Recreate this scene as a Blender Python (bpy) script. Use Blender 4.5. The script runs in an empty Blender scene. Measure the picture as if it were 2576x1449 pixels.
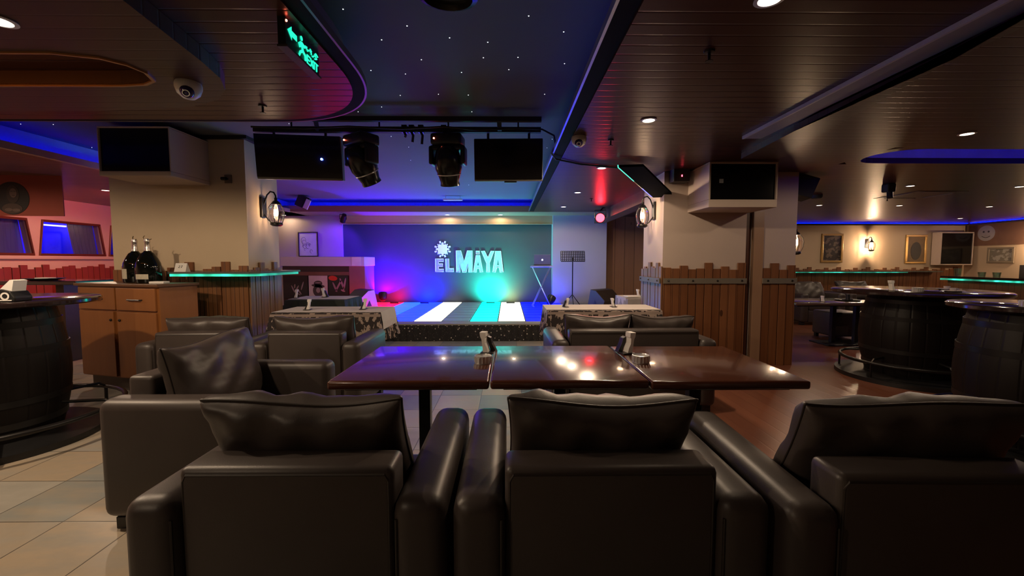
import bpy, bmesh, math, random
from mathutils import Matrix, Vector
random.seed(11)
S = bpy.context.scene
COL = S.collection
PI = math.pi
V = Vector
# ------------------------------------------------------------------ camera
F = 1060.0; HC = 1.30
PITCH = math.atan((724.5 - 656) / F)
YAW = math.atan(10.0 / F)
cd = bpy.data.cameras.new('camera'); cam = bpy.data.objects.new('camera', cd); COL.objects.link(cam)
cd.sensor_width = 36.0; cd.lens = F / 2576 * 36.0; cd.clip_start = 0.05; cd.clip_end = 80
cam.location = (0, 0, HC); cam.rotation_euler = (PI / 2 - PITCH, 0, -YAW)
S.camera = cam

def ray(x, y):
    u = (x - 1288) / F; v = -(y - 724.5) / F
    Y = math.cos(PITCH) + v * math.sin(PITCH); Z = -math.sin(PITCH) + v * math.cos(PITCH)
    c, s = math.cos(YAW), math.sin(YAW)
    return (u * c + Y * s, -u * s + Y * c, Z)
def onz(x, y, z):
    r = ray(x, y); t = (z - HC) / r[2]; return V((r[0] * t, r[1] * t, z))
def ony(x, y, Y):
    r = ray(x, y); t = Y / r[1]; return V((r[0] * t, Y, HC + r[2] * t))
def onx(x, y, X):
    r = ray(x, y); t = X / r[0]; return V((X, r[1] * t, HC + r[2] * t))

# ------------------------------------------------------------------ materials
MATS = {}
class NT:
    def __init__(s, name):
        s.m = bpy.data.materials.new(name); s.m.use_nodes = True
        s.t = s.m.node_tree; s.b = s.t.nodes['Principled BSDF']; s.out = s.t.nodes['Material Output']
    def n(s, typ, **kw):
        nd = s.t.nodes.new(typ)
        for k, v in kw.items():
            if hasattr(nd, k): setattr(nd, k, v)
        return nd
    def l(s, a, b): s.t.links.new(a, b)
    def math(s, op, a, b=None):
        nd = s.n('ShaderNodeMath', operation=op)
        for i, q in enumerate((a, b)):
            if q is None: continue
            if isinstance(q, (int, float)): nd.inputs[i].default_value = q
            else: s.l(q, nd.inputs[i])
        return nd.outputs[0]
    def mix(s, fac, a, b, blend='MIX'):
        nd = s.n('ShaderNodeMix'); nd.data_type = 'RGBA'; nd.blend_type = blend
        for i, q in ((0, fac), (6, a), (7, b)):
            if isinstance(q, (int, float)): nd.inputs[i].default_value = q
            elif isinstance(q, tuple): nd.inputs[i].default_value = (*q, 1)
            else: s.l(q, nd.inputs[i])
        return nd.outputs[2]
    def noise(s, vec, scale, detail=3, rough=.55):
        nd = s.n('ShaderNodeTexNoise'); nd.inputs['Scale'].default_value = scale
        nd.inputs['Detail'].default_value = detail; nd.inputs['Roughness'].default_value = rough
        if vec is not None: s.l(vec, nd.inputs['Vector'])
        return nd.outputs[0]
    def coord(s, kind='Object'):
        return s.n('ShaderNodeTexCoord').outputs[kind]
    def scaled(s, vec, sc):
        nd = s.n('ShaderNodeMapping'); nd.inputs['Scale'].default_value = sc; s.l(vec, nd.inputs['Vector'])
        return nd.outputs[0]
    def bump(s, h, strength, dist=.01):
        nd = s.n('ShaderNodeBump'); nd.inputs['Strength'].default_value = strength
        nd.inputs['Distance'].default_value = dist; s.l(h, nd.inputs['Height']); s.l(nd.outputs[0], s.b.inputs['Normal'])
    def set(s, **kw):
        for k, v in kw.items():
            k = k.replace('_', ' ')
            s.b.inputs[k].default_value = (*v, 1) if isinstance(v, tuple) and len(v) == 3 else v

def M(name, col, rough=.5, metal=0.0, var=.18, vscale=6, bump=0, bscale=40, coat=0, emit=None, es=0, spec=None, alpha=None):
    if name in MATS: return MATS[name]
    t = NT(name); t.set(Roughness=rough, Metallic=metal)
    co = t.coord()
    if var:
        nz = t.noise(co, vscale)
        d = tuple(c * (1 - var) for c in col); u = tuple(min(1, c * (1 + var)) for c in col)
        t.l(t.mix(nz, d, u), t.b.inputs['Base Color'])
    else: t.set(Base_Color=col)
    if bump: t.bump(t.noise(co, bscale, 4), bump)
    if coat: t.set(Coat_Weight=coat, Coat_Roughness=.06)
    if spec is not None: t.b.inputs['Specular IOR Level'].default_value = spec
    if emit is not None:
        t.set(Emission_Color=emit, Emission_Strength=es)
    if alpha is not None: t.b.inputs['Alpha'].default_value = alpha
    MATS[name] = t.m
    return t.m

def planks(name, c1, c2, w, across, along, rough=.4, groove=.35, coat=0, bump=.4, knots=0, gw=.035):
    """boards w wide; across/along = axis indices"""
    if name in MATS: return MATS[name]
    t = NT(name); co = t.coord(); sp = t.n('ShaderNodeSeparateXYZ'); t.l(co, sp.inputs[0])
    a = t.math('DIVIDE', sp.outputs[across], w)
    fl = t.math('FLOOR', a); fr = t.math('FRACT', a)
    wn = t.n('ShaderNodeTexWhiteNoise'); wn.noise_dimensions = '1D'; t.l(fl, wn.inputs['W'])
    sc = [14, 14, 14]; sc[along] = .9
    off = t.n('ShaderNodeVectorMath'); off.operation = 'ADD'; t.l(co, off.inputs[0]); 
    cb = t.n('ShaderNodeCombineXYZ'); t.l(t.math('MULTIPLY', wn.outputs[0], 7.3), cb.inputs[along]); t.l(cb.outputs[0], off.inputs[1])
    g = t.noise(t.scaled(off.outputs[0], tuple(sc)), 1.6, 5, .6)
    fac = t.math('ADD', t.math('MULTIPLY', g, .75), t.math('MULTIPLY', wn.outputs[0], .42))
    fac = t.math('SUBTRACT', fac, .08)
    cl = t.mix(fac, c1, c2)
    if knots:
        vo = t.n('ShaderNodeTexVoronoi'); vo.inputs['Scale'].default_value = 3.2; ks = [1, 1, 1]; ks[along] = .45
        t.l(t.scaled(off.outputs[0], tuple(ks)), vo.inputs['Vector'])
        km = t.math('LESS_THAN', vo.outputs['Distance'], .06)
        cl = t.mix(t.math('MULTIPLY', km, knots), cl, tuple(c * .25 for c in c1))
    edge = t.math('MINIMUM', fr, t.math('SUBTRACT', 1.0, fr))
    gm = t.math('LESS_THAN', edge, gw)
    cl = t.mix(t.math('MULTIPLY', gm, 1 - groove), cl, tuple(c * .2 for c in c1))
    t.l(cl, t.b.inputs['Base Color'])
    t.bump(t.math('ADD', t.math('MULTIPLY', g, .25), t.math('MINIMUM', t.math('MULTIPLY', edge, 12), 1.0)), bump, .004)
    t.set(Roughness=rough)
    if coat: t.set(Coat_Weight=coat, Coat_Roughness=.12)
    MATS[name] = t.m; return t.m

def glow(name, col, s):
    if name in MATS: return MATS[name]
    t = NT(name); t.set(Base_Color=tuple(min(1, c) for c in col), Emission_Color=col, Emission_Strength=s, Roughness=.4)
    MATS[name] = t.m; return t.m

def glass(name, tint=(1, 1, 1), gloss=.12, edge=.6):
    if name in MATS: return MATS[name]
    t = NT(name); tr = t.n('ShaderNodeBsdfTransparent'); tr.inputs[0].default_value = (*tint, 1)
    gl = t.n('ShaderNodeBsdfGlossy'); gl.inputs['Roughness'].default_value = .04
    lw = t.n('ShaderNodeLayerWeight'); lw.inputs[0].default_value = .35
    f = t.math('ADD', t.math('MULTIPLY', lw.outputs[0], edge), gloss * .4)
    mx = t.n('ShaderNodeMixShader'); t.l(f, mx.inputs[0]); t.l(tr.outputs[0], mx.inputs[1]); t.l(gl.outputs[0], mx.inputs[2])
    t.l(mx.outputs[0], t.out.inputs[0]); MATS[name] = t.m; return t.m

def tiles_mat():
    t = NT('stone_tiles'); co = t.coord(); sp = t.n('ShaderNodeSeparateXYZ'); t.l(co, sp.inputs[0])
    w = .3925
    ax = t.math('DIVIDE', t.math('ADD', sp.outputs[0], 1.83), w); ay = t.math('DIVIDE', t.math('SUBTRACT', sp.outputs[1], 2.045), w)
    fx, fy = t.math('FLOOR', ax), t.math('FLOOR', ay)
    cb = t.n('ShaderNodeCombineXYZ'); t.l(fx, cb.inputs[0]); t.l(fy, cb.inputs[1])
    wn = t.n('ShaderNodeTexWhiteNoise'); wn.noise_dimensions = '2D'; t.l(cb.outputs[0], wn.inputs['Vector'])
    off = t.n('ShaderNodeVectorMath'); off.operation = 'MULTIPLY_ADD'
    t.l(wn.outputs['Color'], off.inputs[0]); off.inputs[1].default_value = (9, 9, 9); t.l(co, off.inputs[2])
    n1 = t.noise(t.scaled(off.outputs[0], (1.4, 5, 3)), 1.7, 6, .6); n2 = t.noise(off.outputs[0], 22, 4)
    f = t.math('MULTIPLY', t.math('ADD', t.math('MULTIPLY', wn.outputs['Value'], 1.25), t.math('MULTIPLY', n1, .75)), .5)
    rp = t.n('ShaderNodeValToRGB'); t.l(f, rp.inputs[0]); e = rp.color_ramp.elements
    e[0].position = .12; e[0].color = (.17, .20, .215, 1); e[1].position = .9; e[1].color = (.45, .43, .38, 1)
    for p, c in ((.36, (.26, .285, .28, 1)), (.52, (.43, .345, .25, 1)), (.7, (.35, .34, .31, 1))):
        k = e.new(p); k.color = c
    c = t.mix(t.math('MULTIPLY', n2, .35), rp.outputs[0], (.25, .22, .17))
    qx, qy = t.math('FRACT', ax), t.math('FRACT', ay)
    ed = t.math('MINIMUM', t.math('MINIMUM', qx, t.math('SUBTRACT', 1.0, qx)), t.math('MINIMUM', qy, t.math('SUBTRACT', 1.0, qy)))
    c = t.mix(t.math('LESS_THAN', ed, .006), c, (.05, .045, .04))
    t.l(c, t.b.inputs['Base Color']); t.set(Roughness=.34)
    t.bump(t.math('ADD', t.math('MULTIPLY', n2, .25), t.math('MINIMUM', t.math('MULTIPLY', ed, 60), 1.0)), .25, .003)
    return t.m

LEATHER = NT('brown_leather'); _co = LEATHER.coord()
LEATHER.l(LEATHER.mix(LEATHER.noise(_co, 5), (.042, .032, .029), (.062, .049, .044)), LEATHER.b.inputs['Base Color'])
LEATHER.set(Roughness=.42); LEATHER.bump(LEATHER.noise(_co, 260, 3), .12, .002); LEATHER.b.inputs['Specular IOR Level'].default_value = .45
LEATHER = LEATHER.m
PIPING = M('dark_piping', (.03, .022, .018), .45)
BLACK = M('black_plastic', (.012, .012, .013), .4)
MATTE = M('matte_black', (.01, .01, .011), .7)
BLKMETAL = M('black_metal', (.015, .014, .014), .35, .4)
CHROME = M('chrome', (.88, .88, .88), .28, .65, var=0)
STEEL = M('brushed_trim', (.55, .55, .56), .3, 1.0)
WHITE = M('white_paper', (.78, .76, .73), .7, var=.05)
WHITEP = M('white_plastic', (.7, .69, .67), .4, var=.05)
CREAM = M('cream_plaster', (.55, .435, .30), .75, var=.08, vscale=2.5, bump=.12, bscale=35)
CREAM2 = M('white_plaster', (.50, .405, .345), .75, var=.06, vscale=2.5, bump=.1, bscale=35)
GREYW = M('grey_paint', (.42, .44, .46), .55, var=.06, vscale=1.5)
STAGEW = M('blackboard_paint', (.05, .06, .064), .62, var=.25, vscale=1.2)
SCREEN = M('dark_screen', (.004, .004, .005), .12, var=0)
CEILW = planks('ceiling_boards', (.036, .011, .007), (.066, .021, .013), .095, 1, 0, rough=.33, groove=.4, bump=.35)
CEILW.node_tree.nodes['Principled BSDF'].inputs['Specular IOR Level'].default_value = .3
CEILW.node_tree.nodes['Principled BSDF'].inputs['Specular Tint'].default_value = (1, .5, .4, 1)
CEILW2 = planks('beam_boards', (.12, .055, .03), (.19, .09, .05), .12, 1, 0, rough=.42, groove=.6, bump=.2)
DARKW = M('dark_stained_wood', (.03, .016, .011), .4, var=.3, vscale=9)
PINE = planks('pine_planks', (.13, .045, .016), (.27, .11, .042), .098, 0, 2, rough=.45, knots=.8, groove=.3, bump=.5)
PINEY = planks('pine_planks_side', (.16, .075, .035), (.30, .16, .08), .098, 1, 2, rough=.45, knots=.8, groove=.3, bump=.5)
CAB = planks('cabinet_wood', (.20, .072, .018), (.30, .115, .032), .4, 0, 2, rough=.42, groove=1.0, bump=.1)
MAHOG = NT('mahogany_lacquer'); _co = MAHOG.coord()
MAHOG.l(MAHOG.mix(MAHOG.noise(MAHOG.scaled(_co, (2, 22, 8)), 1.5, 5), (.060, .018, .010), (.105, .034, .018)), MAHOG.b.inputs['Base Color'])
MAHOG.set(Roughness=.2, Coat_Weight=.5, Coat_Roughness=.09); MAHOG = MAHOG.m
NAVY = M('night_sky_paint', (.115, .13, .15), .8, var=.12, vscale=1.0)
RED = M('red_paint', (.45, .03, .02), .5)
BRASS = M('gilt_frame', (.55, .36, .13), .35, .7, var=.2)

# ------------------------------------------------------------------ mesh builder
class MB:
    def __init__(s): s.bm = bmesh.new()
    def _tf(s, vs, m):
        if m is not None: bmesh.ops.transform(s.bm, matrix=m, verts=vs)
    def box(s, c, d, rz=0, rx=0, ry=0, bev=0, seg=3):
        r = bmesh.ops.create_cube(s.bm, size=1)['verts']
        bmesh.ops.transform(s.bm, matrix=Matrix.Diagonal((*d, 1)), verts=r)
        if bev:
            ed = list({e for v in r for e in v.link_edges})
            bb = bmesh.ops.bevel(s.bm, geom=ed, offset=bev, segments=seg, profile=.5, affect='EDGES')
            r = list({v for f in bb['faces'] for v in f.verts} | {v for v in r if v.is_valid})
            ext = set(r)
            for v in list(ext):
                for f in v.link_faces: ext.update(f.verts)
            r = list(ext)
        m = Matrix.Translation(c) @ Matrix.Rotation(rz, 4, 'Z') @ Matrix.Rotation(ry, 4, 'Y') @ Matrix.Rotation(rx, 4, 'X')
        bmesh.ops.transform(s.bm, matrix=m, verts=r); return s
    def span(s, a, b, **k):
        return s.box(tuple((p + q) / 2 for p, q in zip(a, b)), tuple(abs(q - p) for p, q in zip(a, b)), **k)
    def cyl(s, p0, p1, r0, r1=None, n=20):
        p0, p1 = V(p0), V(p1); r1 = r0 if r1 is None else r1
        d = p1 - p0; L = d.length
        r = bmesh.ops.create_cone(s.bm, cap_ends=True, segments=n, radius1=r0, radius2=r1, depth=L)['verts']
        m = Matrix.Translation((p0 + p1) / 2) @ d.to_track_quat('Z', 'Y').to_matrix().to_4x4()
        bmesh.ops.transform(s.bm, matrix=m, verts=r); return s
    def sphere(s, c, r, sc=(1, 1, 1), rot=None, n=20):
        vs = bmesh.ops.create_uvsphere(s.bm, u_segments=n, v_segments=n // 2 + 2, radius=r)['verts']
        m = Matrix.Translation(c) @ (rot if rot is not None else Matrix.Identity(4)) @ Matrix.Diagonal((*sc, 1))
        bmesh.ops.transform(s.bm, matrix=m, verts=vs); return s
    def tube(s, pts, r, n=8, closed=False):
        pts = [V(p) for p in pts]; rings = []; N = len(pts)
        up = V((0, 0, 1)); prev = None
        for i, p in enumerate(pts):
            if closed: d = pts[(i + 1) % N] - pts[i - 1]
            else: d = pts[min(i + 1, N - 1)] - pts[max(i - 1, 0)]
            d.normalize()
            a = prev - d * prev.dot(d) if prev is not None else (up if abs(d.z) < .9 else V((1, 0, 0))).cross(d)
            if a.length < 1e-6: a = V((1, 0, 0)).cross(d)
            a.normalize(); prev = a; b = d.cross(a)
            rr = r[i] if isinstance(r, (list, tuple)) else r
            rings.append([s.bm.verts.new(p + (a * math.cos(t) + b * math.sin(t)) * rr) for t in (2 * PI * k / n for k in range(n))])
        for i in range(N if closed else N - 1):
            A, B = rings[i], rings[(i + 1) % N]
            for k in range(n): s.bm.faces.new((A[k], A[(k + 1) % n], B[(k + 1) % n], B[k]))
        if not closed:
            s.bm.faces.new(list(reversed(rings[0]))); s.bm.faces.new(rings[-1])
        return s
    def lathe(s, prof, c=(0, 0, 0), n=36, m=None):
        rings = []; new = []
        for r, z in prof:
            if r < 1e-5: vv = [s.bm.verts.new((0, 0, z))]
            else: vv = [s.bm.verts.new((r * math.cos(2 * PI * k / n), r * math.sin(2 * PI * k / n), z)) for k in range(n)]
            rings.append(vv); new += vv
        for A, B in zip(rings, rings[1:]):
            for k in range(n):
                k2 = (k + 1) % n
                if len(A) == 1 and len(B) == 1: continue
                if len(A) == 1: s.bm.faces.new((A[0], B[k2], B[k]))
                elif len(B) == 1: s.bm.faces.new((A[k], A[k2], B[0]))
                else: s.bm.faces.new((A[k], A[k2], B[k2], B[k]))
        mm = Matrix.Translation(c) @ (m if m is not None else Matrix.Identity(4))
        bmesh.ops.transform(s.bm, matrix=mm, verts=new); return s
    def prism(s, poly, z0, z1, m=None):
        A = [s.bm.verts.new((x, y, z0)) for x, y in poly]; B = [s.bm.verts.new((x, y, z1)) for x, y in poly]; n = len(poly)
        s.bm.faces.new(list(reversed(A))); s.bm.faces.new(B)
        for k in range(n): s.bm.faces.new((A[k], A[(k + 1) % n], B[(k + 1) % n], B[k]))
        if m is not None: bmesh.ops.transform(s.bm, matrix=m, verts=A + B)
        return s
    def ring(s, outer, inner, z0, z1):
        n = len(outer)
        L = [[s.bm.verts.new((x, y, z)) for x, y in P] for P, z in ((outer, z0), (outer, z1), (inner, z1), (inner, z0))]
        for a in range(4):
            A, B = L[a], L[(a + 1) % 4]
            for k in range(n): s.bm.faces.new((A[k], A[(k + 1) % n], B[(k + 1) % n], B[k]))
        return s
    def face(s, pts):
        s.bm.faces.new([s.bm.verts.new(p) for p in pts]); return s
    def build(s, name, mat, parent=None, world=False, smooth=None, bevel=0, seg=2):
        if world and parent is not None:
            bmesh.ops.transform(s.bm, matrix=(Matrix.Translation(parent.location) @ Matrix.Rotation(parent.rotation_euler.z, 4, 'Z')).inverted(), verts=s.bm.verts)
        bmesh.ops.recalc_face_normals(s.bm, faces=s.bm.faces)
        me = bpy.data.meshes.new(name); s.bm.to_mesh(me); s.bm.free()
        me.materials.append(mat)
        if smooth:
            me.polygons.foreach_set('use_smooth', [True] * len(me.polygons)); me.set_sharp_from_angle(angle=math.radians(smooth))
        o = bpy.data.objects.new(name, me); COL.objects.link(o)
        if parent is not None: o.parent = parent
        if bevel:
            b = o.modifiers.new('bevel', 'BEVEL'); b.width = bevel; b.segments = seg; b.limit_method = 'ANGLE'
        return o

def tag(o, label, cat, group=None, kind=None):
    o['label'] = label; o['category'] = cat
    if group: o['group'] = group
    if kind: o['kind'] = kind
    return o
def thing(name, label, cat, loc=(0, 0, 0), rz=0, group=None):
    o = bpy.data.objects.new(name, None); COL.objects.link(o); o.empty_display_size = .1
    o.location = loc; o.rotation_euler = (0, 0, rz)
    return tag(o, label, cat, group)
def struct(o, label, cat='structure'):
    o['kind'] = 'structure'; o['label'] = label; o['category'] = cat; return o
def dup(root, loc, rz=None, label=None, group=None):
    r = root.copy(); COL.objects.link(r); r.location = loc
    if rz is not None: r.rotation_euler = (0, 0, rz)
    if label: r['label'] = label
    if group: r['group'] = group
    for ch in list(root.children):
        c = ch.copy(); COL.objects.link(c); c.parent = r
        for g in ch.children:
            d = g.copy(); COL.objects.link(d); d.parent = c
    return r
def lamp(name, typ, loc, energy, col, size=.05, spot=None, blend=.5, aim=None, parent=None, sy=None):
    d = bpy.data.lights.new(name, typ); d.energy = energy; d.color = col
    if typ == 'AREA':
        d.size = size
        if sy: d.shape = 'RECTANGLE'; d.size_y = sy
    else: d.shadow_soft_size = size
    if typ == 'SPOT': d.spot_size = math.radians(spot); d.spot_blend = blend
    o = bpy.data.objects.new(name, d); COL.objects.link(o); o.location = loc
    if aim is not None: o.rotation_euler = (V(aim) - V(loc)).to_track_quat('-Z', 'Y').to_euler()
    if parent is not None:
        o.parent = parent; o.location = V(loc) - V(parent.location)
    return o
WARM = (1.0, .74, .50)
ZC = 2.38; ZS = 2.65

# ================================================================== SETTING
struct(MB().span((-8.1, -4, -.1), (1.35, 12.2, 0)).build('floor', tiles_mat()), 'square beige and slate grey stone floor tiles', 'floor')
WOODF = planks('wood_floor', (.13, .045, .026), (.22, .082, .046), .13, 0, 1, rough=.28, groove=.6, bump=.15, gw=.012)
struct(MB().span((1.35, -4, -.1), (13.3, 12.2, 0)).build('floor', WOODF), 'reddish wooden floor on the right side of the bar', 'floor')
struct(MB().span((-5.15, -4, ZS), (.68, 9.95, ZS + .1)).build('ceiling', NAVY), 'dark night sky ceiling over the dance floor', 'ceiling')

# right soffit with rounded slot cove
def slot(x0, x1, y0, y1, n=10):
    r = (y1 - y0) / 2; cy = (y0 + y1) / 2; P = []
    for k in range(n + 1):
        a = PI / 2 + PI * k / n; P.append((x0 + r + r * math.cos(a), cy + r * math.sin(a)))
    for k in range(n + 1):
        a = -PI / 2 + PI * k / n; P.append((x1 - r + r * math.cos(a), cy + r * math.sin(a)))
    return P
SL = slot(3.75, 7.6, 4.12, 4.72)
def holed(mb, x0, x1, y0, y1, P, z):
    n = len(P); top = [p for p in P if p[1] >= 4.42 - 1e-6 or False]
    cx = (max(p[0] for p in P) + min(p[0] for p in P)) / 2
    # four quads-ish fan: split ring against rectangle by angle
    outer = []
    for x, y in P:
        dx, dy = x - cx, y - (y0 + y1) / 2
        outer.append((x, y))
    cyy = (max(p[1] for p in P) + min(p[1] for p in P)) / 2
    a0 = min(p[0] for p in P); a1 = max(p[0] for p in P); b0 = min(p[1] for p in P); b1 = max(p[1] for p in P)
    # pads
    mb.span((x0, y0, z), (a0 - .05, y1, z + .06)); mb.span((a1 + .05, y0, z), (x1, y1, z + .06))
    mb.span((a0 - .05, y0, z), (a1 + .05, b0 - .05, z + .06)); mb.span((a0 - .05, b1 + .05, z), (a1 + .05, y1, z + .06))
    out = []
    for x, y in P:
        r = (b1 - b0) / 2
        if x <= a0 + r or x >= a1 - r:
            ex = a0 + r if x <= a0 + r else a1 - r
            dx, dy = x - ex, y - cyy; L = max(abs(dx) / (r + .05), abs(dy) / (r + .05))
            out.append((ex + dx / L, cyy + dy / L))
        else: out.append((x, y))
    mb.ring(out, P, z, z + .06)
mb = MB(); mb.span((.565, -4, ZC), (2.3, 10.35, ZC + .06))
holed(mb, 2.3, 12.72, -4, 11.62, SL, ZC)
struct(mb.build('ceiling_right', CEILW), 'dark reddish wooden board ceiling on the right', 'ceiling')
mb = MB(); mb.ring(slot(3.74, 7.61, 4.11, 4.73), slot(3.75, 7.6, 4.12, 4.72), ZC + .06, ZC + .3); mb.span((3.7, 4.08, ZC + .3), (7.65, 4.76, ZC + .33))
struct(mb.build('ceiling_cove', M('cove_paint', (.5, .5, .55), .7)), 'rounded ceiling cove glowing blue', 'cove')
struct(MB().span((.47, -4, ZC + .015), (.565, 9.45, ZC + .05)).build('trim_1', M('lip_dark', (.016, .010, .008), .8, spec=.08)), 'dark wooden lip along the dance floor ceiling edge', 'trim')
struct(MB().span((.455, -4, ZC + .012), (.47, 9.45, ZC + .055)).build('trim_2', STEEL), 'silver metal edge strip along the right ceiling lip', 'trim')
struct(MB().span((.60, -4, ZC + .06), (.66, 9.95, ZS)).build('wall_recess', M('recess_paint', (.22, .24, .3), .7)), 'recess side of the night sky ceiling', 'trim')
# stage beam + header
mb = MB(); mb.span((-7.9, 9.42, ZC), (2.3, 10.3, ZC + .05)); mb.build('tmp', planks('beam_pale', (.26, .14, .085), (.34, .20, .125), .2, 1, 0, rough=.5, groove=.8, bump=.1)).name = 'ceiling_beam'
struct(bpy.data.objects['ceiling_beam'], 'wooden underside of the beam over the stage', 'ceiling')
struct(MB().span((-5.0, 9.40, ZC), (.58, 9.44, ZC + .13)).build('trim_3', planks('fascia_pale', (.22, .11, .055), (.32, .17, .085), .4, 2, 0, rough=.45, groove=1, bump=.1)), 'wooden fascia board of the beam over the stage', 'trim')
struct(MB().span((-5.15, 9.9, ZC + .05), (.66, 9.95, ZS)).build('wall_cove', M('cove_paint2', (.5, .5, .55), .7)), 'back of the blue lit cove above the stage beam', 'cove')
struct(MB().span((-4.03, 10.22, 2.185), (1.07, 10.32, ZC)).build('trim_4', planks('header_board', (.50, .33, .14), (.62, .44, .22), .4, 2, 0, rough=.5, groove=1, bump=.1)), 'pale wooden header board above the black stage wall', 'trim')
struct(MB().span((-4.03, 10.20, 2.172), (1.07, 10.22, 2.19)).build('trim_5', M('pale_trim', (.5, .38, .22), .5)), 'thin pale bead under the header board', 'trim')
# left soffit, rounded corner
def soffit_poly(off, xr=-.86, yf=3.42, r=1.0, xl=-5.0):
    P = [(xr - off, -4.0)]; cx, cy, e = xr - r, yf - r, 2.3
    for k in range(25):
        a = PI / 2 * k / 24; rr = r - off
        P.append((cx + rr * math.cos(a) ** (2 / e), cy + rr * math.sin(a) ** (2 / e)))
    return P + [(xl, yf - off), (xl, -4.0)]
struct(MB().prism(soffit_poly(.085), ZC, ZC + .05).build('ceiling_left', CEILW), 'lowered wooden board ceiling with a rounded corner on the left', 'ceiling')
struct(MB().ring(soffit_poly(.012), soffit_poly(.087), ZC + .012, ZC + .05).build('trim_6', M('lip_dark', (.016, .010, .008))), 'dark lip around the rounded left ceiling', 'trim')
struct(MB().ring(soffit_poly(0), soffit_poly(.012), ZC + .012, ZC + .05).build('trim_7', M('dull_strip', (.2, .2, .2), .45, 1.0)), 'silver edge strip around the rounded left ceiling', 'trim')
struct(MB().ring(soffit_poly(.13), soffit_poly(.18), ZC + .05, ZS).build('wall_recess_left', M('recess_paint', (.2, .2, .2))), 'recess side behind the rounded ceiling lip', 'trim')
# lower layer with orange slot (near rounded end)
LOWP = [(-1.45, -4)] + [(-1.48, 1.7), (-1.51, 1.95), (-1.54, 2.2), (-1.58, 2.4), (-1.66, 2.56), (-1.8, 2.71), (-2.05, 2.83), (-2.4, 2.89), (-2.8, 2.915), (-3.5, 2.93), (-5, 2.95)] + [(-5, -4)]
SL2 = [(-1.93, 2.32), (-1.97, 2.42), (-2.06, 2.47), (-2.2, 2.49), (-4.9, 2.51), (-4.9, 2.12), (-2.2, 2.12), (-2.02, 2.17), (-1.95, 2.24)]
LOWER = planks('lower_boards', (.048, .021, .013), (.075, .034, .02), .095, 1, 0, rough=.4, groove=.6, bump=.2)
mb = MB(); A = [V((x, y, 2.30)) for x, y in LOWP]
bmv = [mb.bm.verts.new(p) for p in A]; bmh = [mb.bm.verts.new((x, y, 2.30)) for x, y in SL2]
es = [mb.bm.edges.new((bmv[i], bmv[(i + 1) % len(bmv)])) for i in range(len(bmv))] + [mb.bm.edges.new((bmh[i], bmh[(i + 1) % len(bmh)])) for i in range(len(bmh))]
bmesh.ops.triangle_fill(mb.bm, edges=es, use_beauty=True)
for P in (LOWP, SL2):
    for i in range(len(P)):
        (x0, y0), (x1, y1) = P[i], P[(i + 1) % len(P)]
        mb.face([(x0, y0, 2.30), (x1, y1, 2.30), (x1, y1, 2.379), (x0, y0, 2.379)])
struct(mb.build('ceiling_lower', LOWER), 'second lower ceiling layer with rounded end at upper left', 'ceiling')
struct(MB().ring([(x + (.012 if x > -2.1 else 0), y + (.012 if y > 2.3 else -.012)) for x, y in SL2], SL2, 2.292, 2.31).build('trim_8', M('amber_bead', (.45, .2, .06), .35)), 'amber rim bead of the slot in the lower ceiling', 'trim')
struct(MB().span((2.04, -3.9, ZC - .02), (2.2, 3.72, ZC - .001)).build('trim_9', M('grille_grey', (.30, .28, .26), .6)), 'long metal air grille strip on the right ceiling', 'trim')
struct(MB().span((2.035, -3.9, ZC - .026), (2.05, 3.72, ZC - .001)).build('trim_10', M('grille_edge', (.55, .53, .5), .5)), 'bright edge of the ceiling air grille', 'trim')
mb = MB().prism([(2.27, -3.9), (2.1, 1.4), (2.2, 1.87), (2.72, 4.3), (2.35, 4.3), (2.27, 3.4)], 2.325, ZC)
struct(mb.build('ceiling_beam_right', LOWER), 'lowered brown beam running along the right ceiling', 'beam')
# walls
struct(MB().span((-4.05, 10.4, 0), (1.09, 10.5, 2.45)).build('wall_stage', STAGEW), 'black painted stage back wall', 'wall')
struct(MB().span((-8.0, 10.36, 0), (-4.03, 10.5, 2.45)).build('wall_stage_left', CREAM2), 'pale wall left of the black stage wall', 'wall')
struct(MB().span((1.07, 10.12, 0), (2.36, 10.5, ZC)).build('wall_grey', GREYW), 'smooth grey wall panel right of the stage', 'wall')
struct(MB().span((2.36, 10.42, 0), (6.4, 10.52, ZC)).build('wall_pine', planks('back_pine', (.20, .10, .05), (.30, .16, .085), .24, 0, 2, rough=.5, knots=.6)), 'pine board wall right of the grey panel', 'wall')
struct(MB().span((6.3, 10.42, 0), (6.4, 12.1, ZC)).build('wall_return', CREAM), 'short return wall behind the right pillar', 'wall')
struct(MB().span((6.3, 12, 0), (13.2, 12.1, 2.75)).build('wall_far', M('tan_plaster', (.60, .46, .31), .75, var=.06, vscale=2)), 'warm tan far wall of the right hand room', 'wall')
struct(MB().span((13.1, -4, 0), (13.2, 12.1, 2.75)).build('wall_right', M('tan_plaster', (.6, .46, .31))), 'right side wall of the bar', 'wall')
struct(MB().span((6.3, 11.6, ZS), (13.2, 12.1, ZS + .1)).build('ceiling_far_cove', M('cove_paint', (.5, .5, .5))), 'top of the far blue cove', 'cove')
struct(MB().span((12.68, -4, ZS), (13.2, 11.6, ZS + .1)).build('ceiling_side_cove', M('cove_paint', (.5, .5, .5))), 'top of the blue cove along the right wall', 'cove')
struct(MB().span((12.96, -4, 2.30), (13.1, 11.86, 2.345)).build('trim_17', DARKW), 'dark picture rail below the right wall cove', 'trim')
struct(MB().span((6.35, 11.86, 2.30), (13.1, 12.0, 2.345)).build('trim_11', DARKW), 'dark picture rail below the far blue cove', 'trim')
struct(MB().span((-8.1, -4.1, 0), (13.2, -4, 2.75)).build('wall_back', CREAM), 'wall behind the camera', 'wall')
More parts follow.
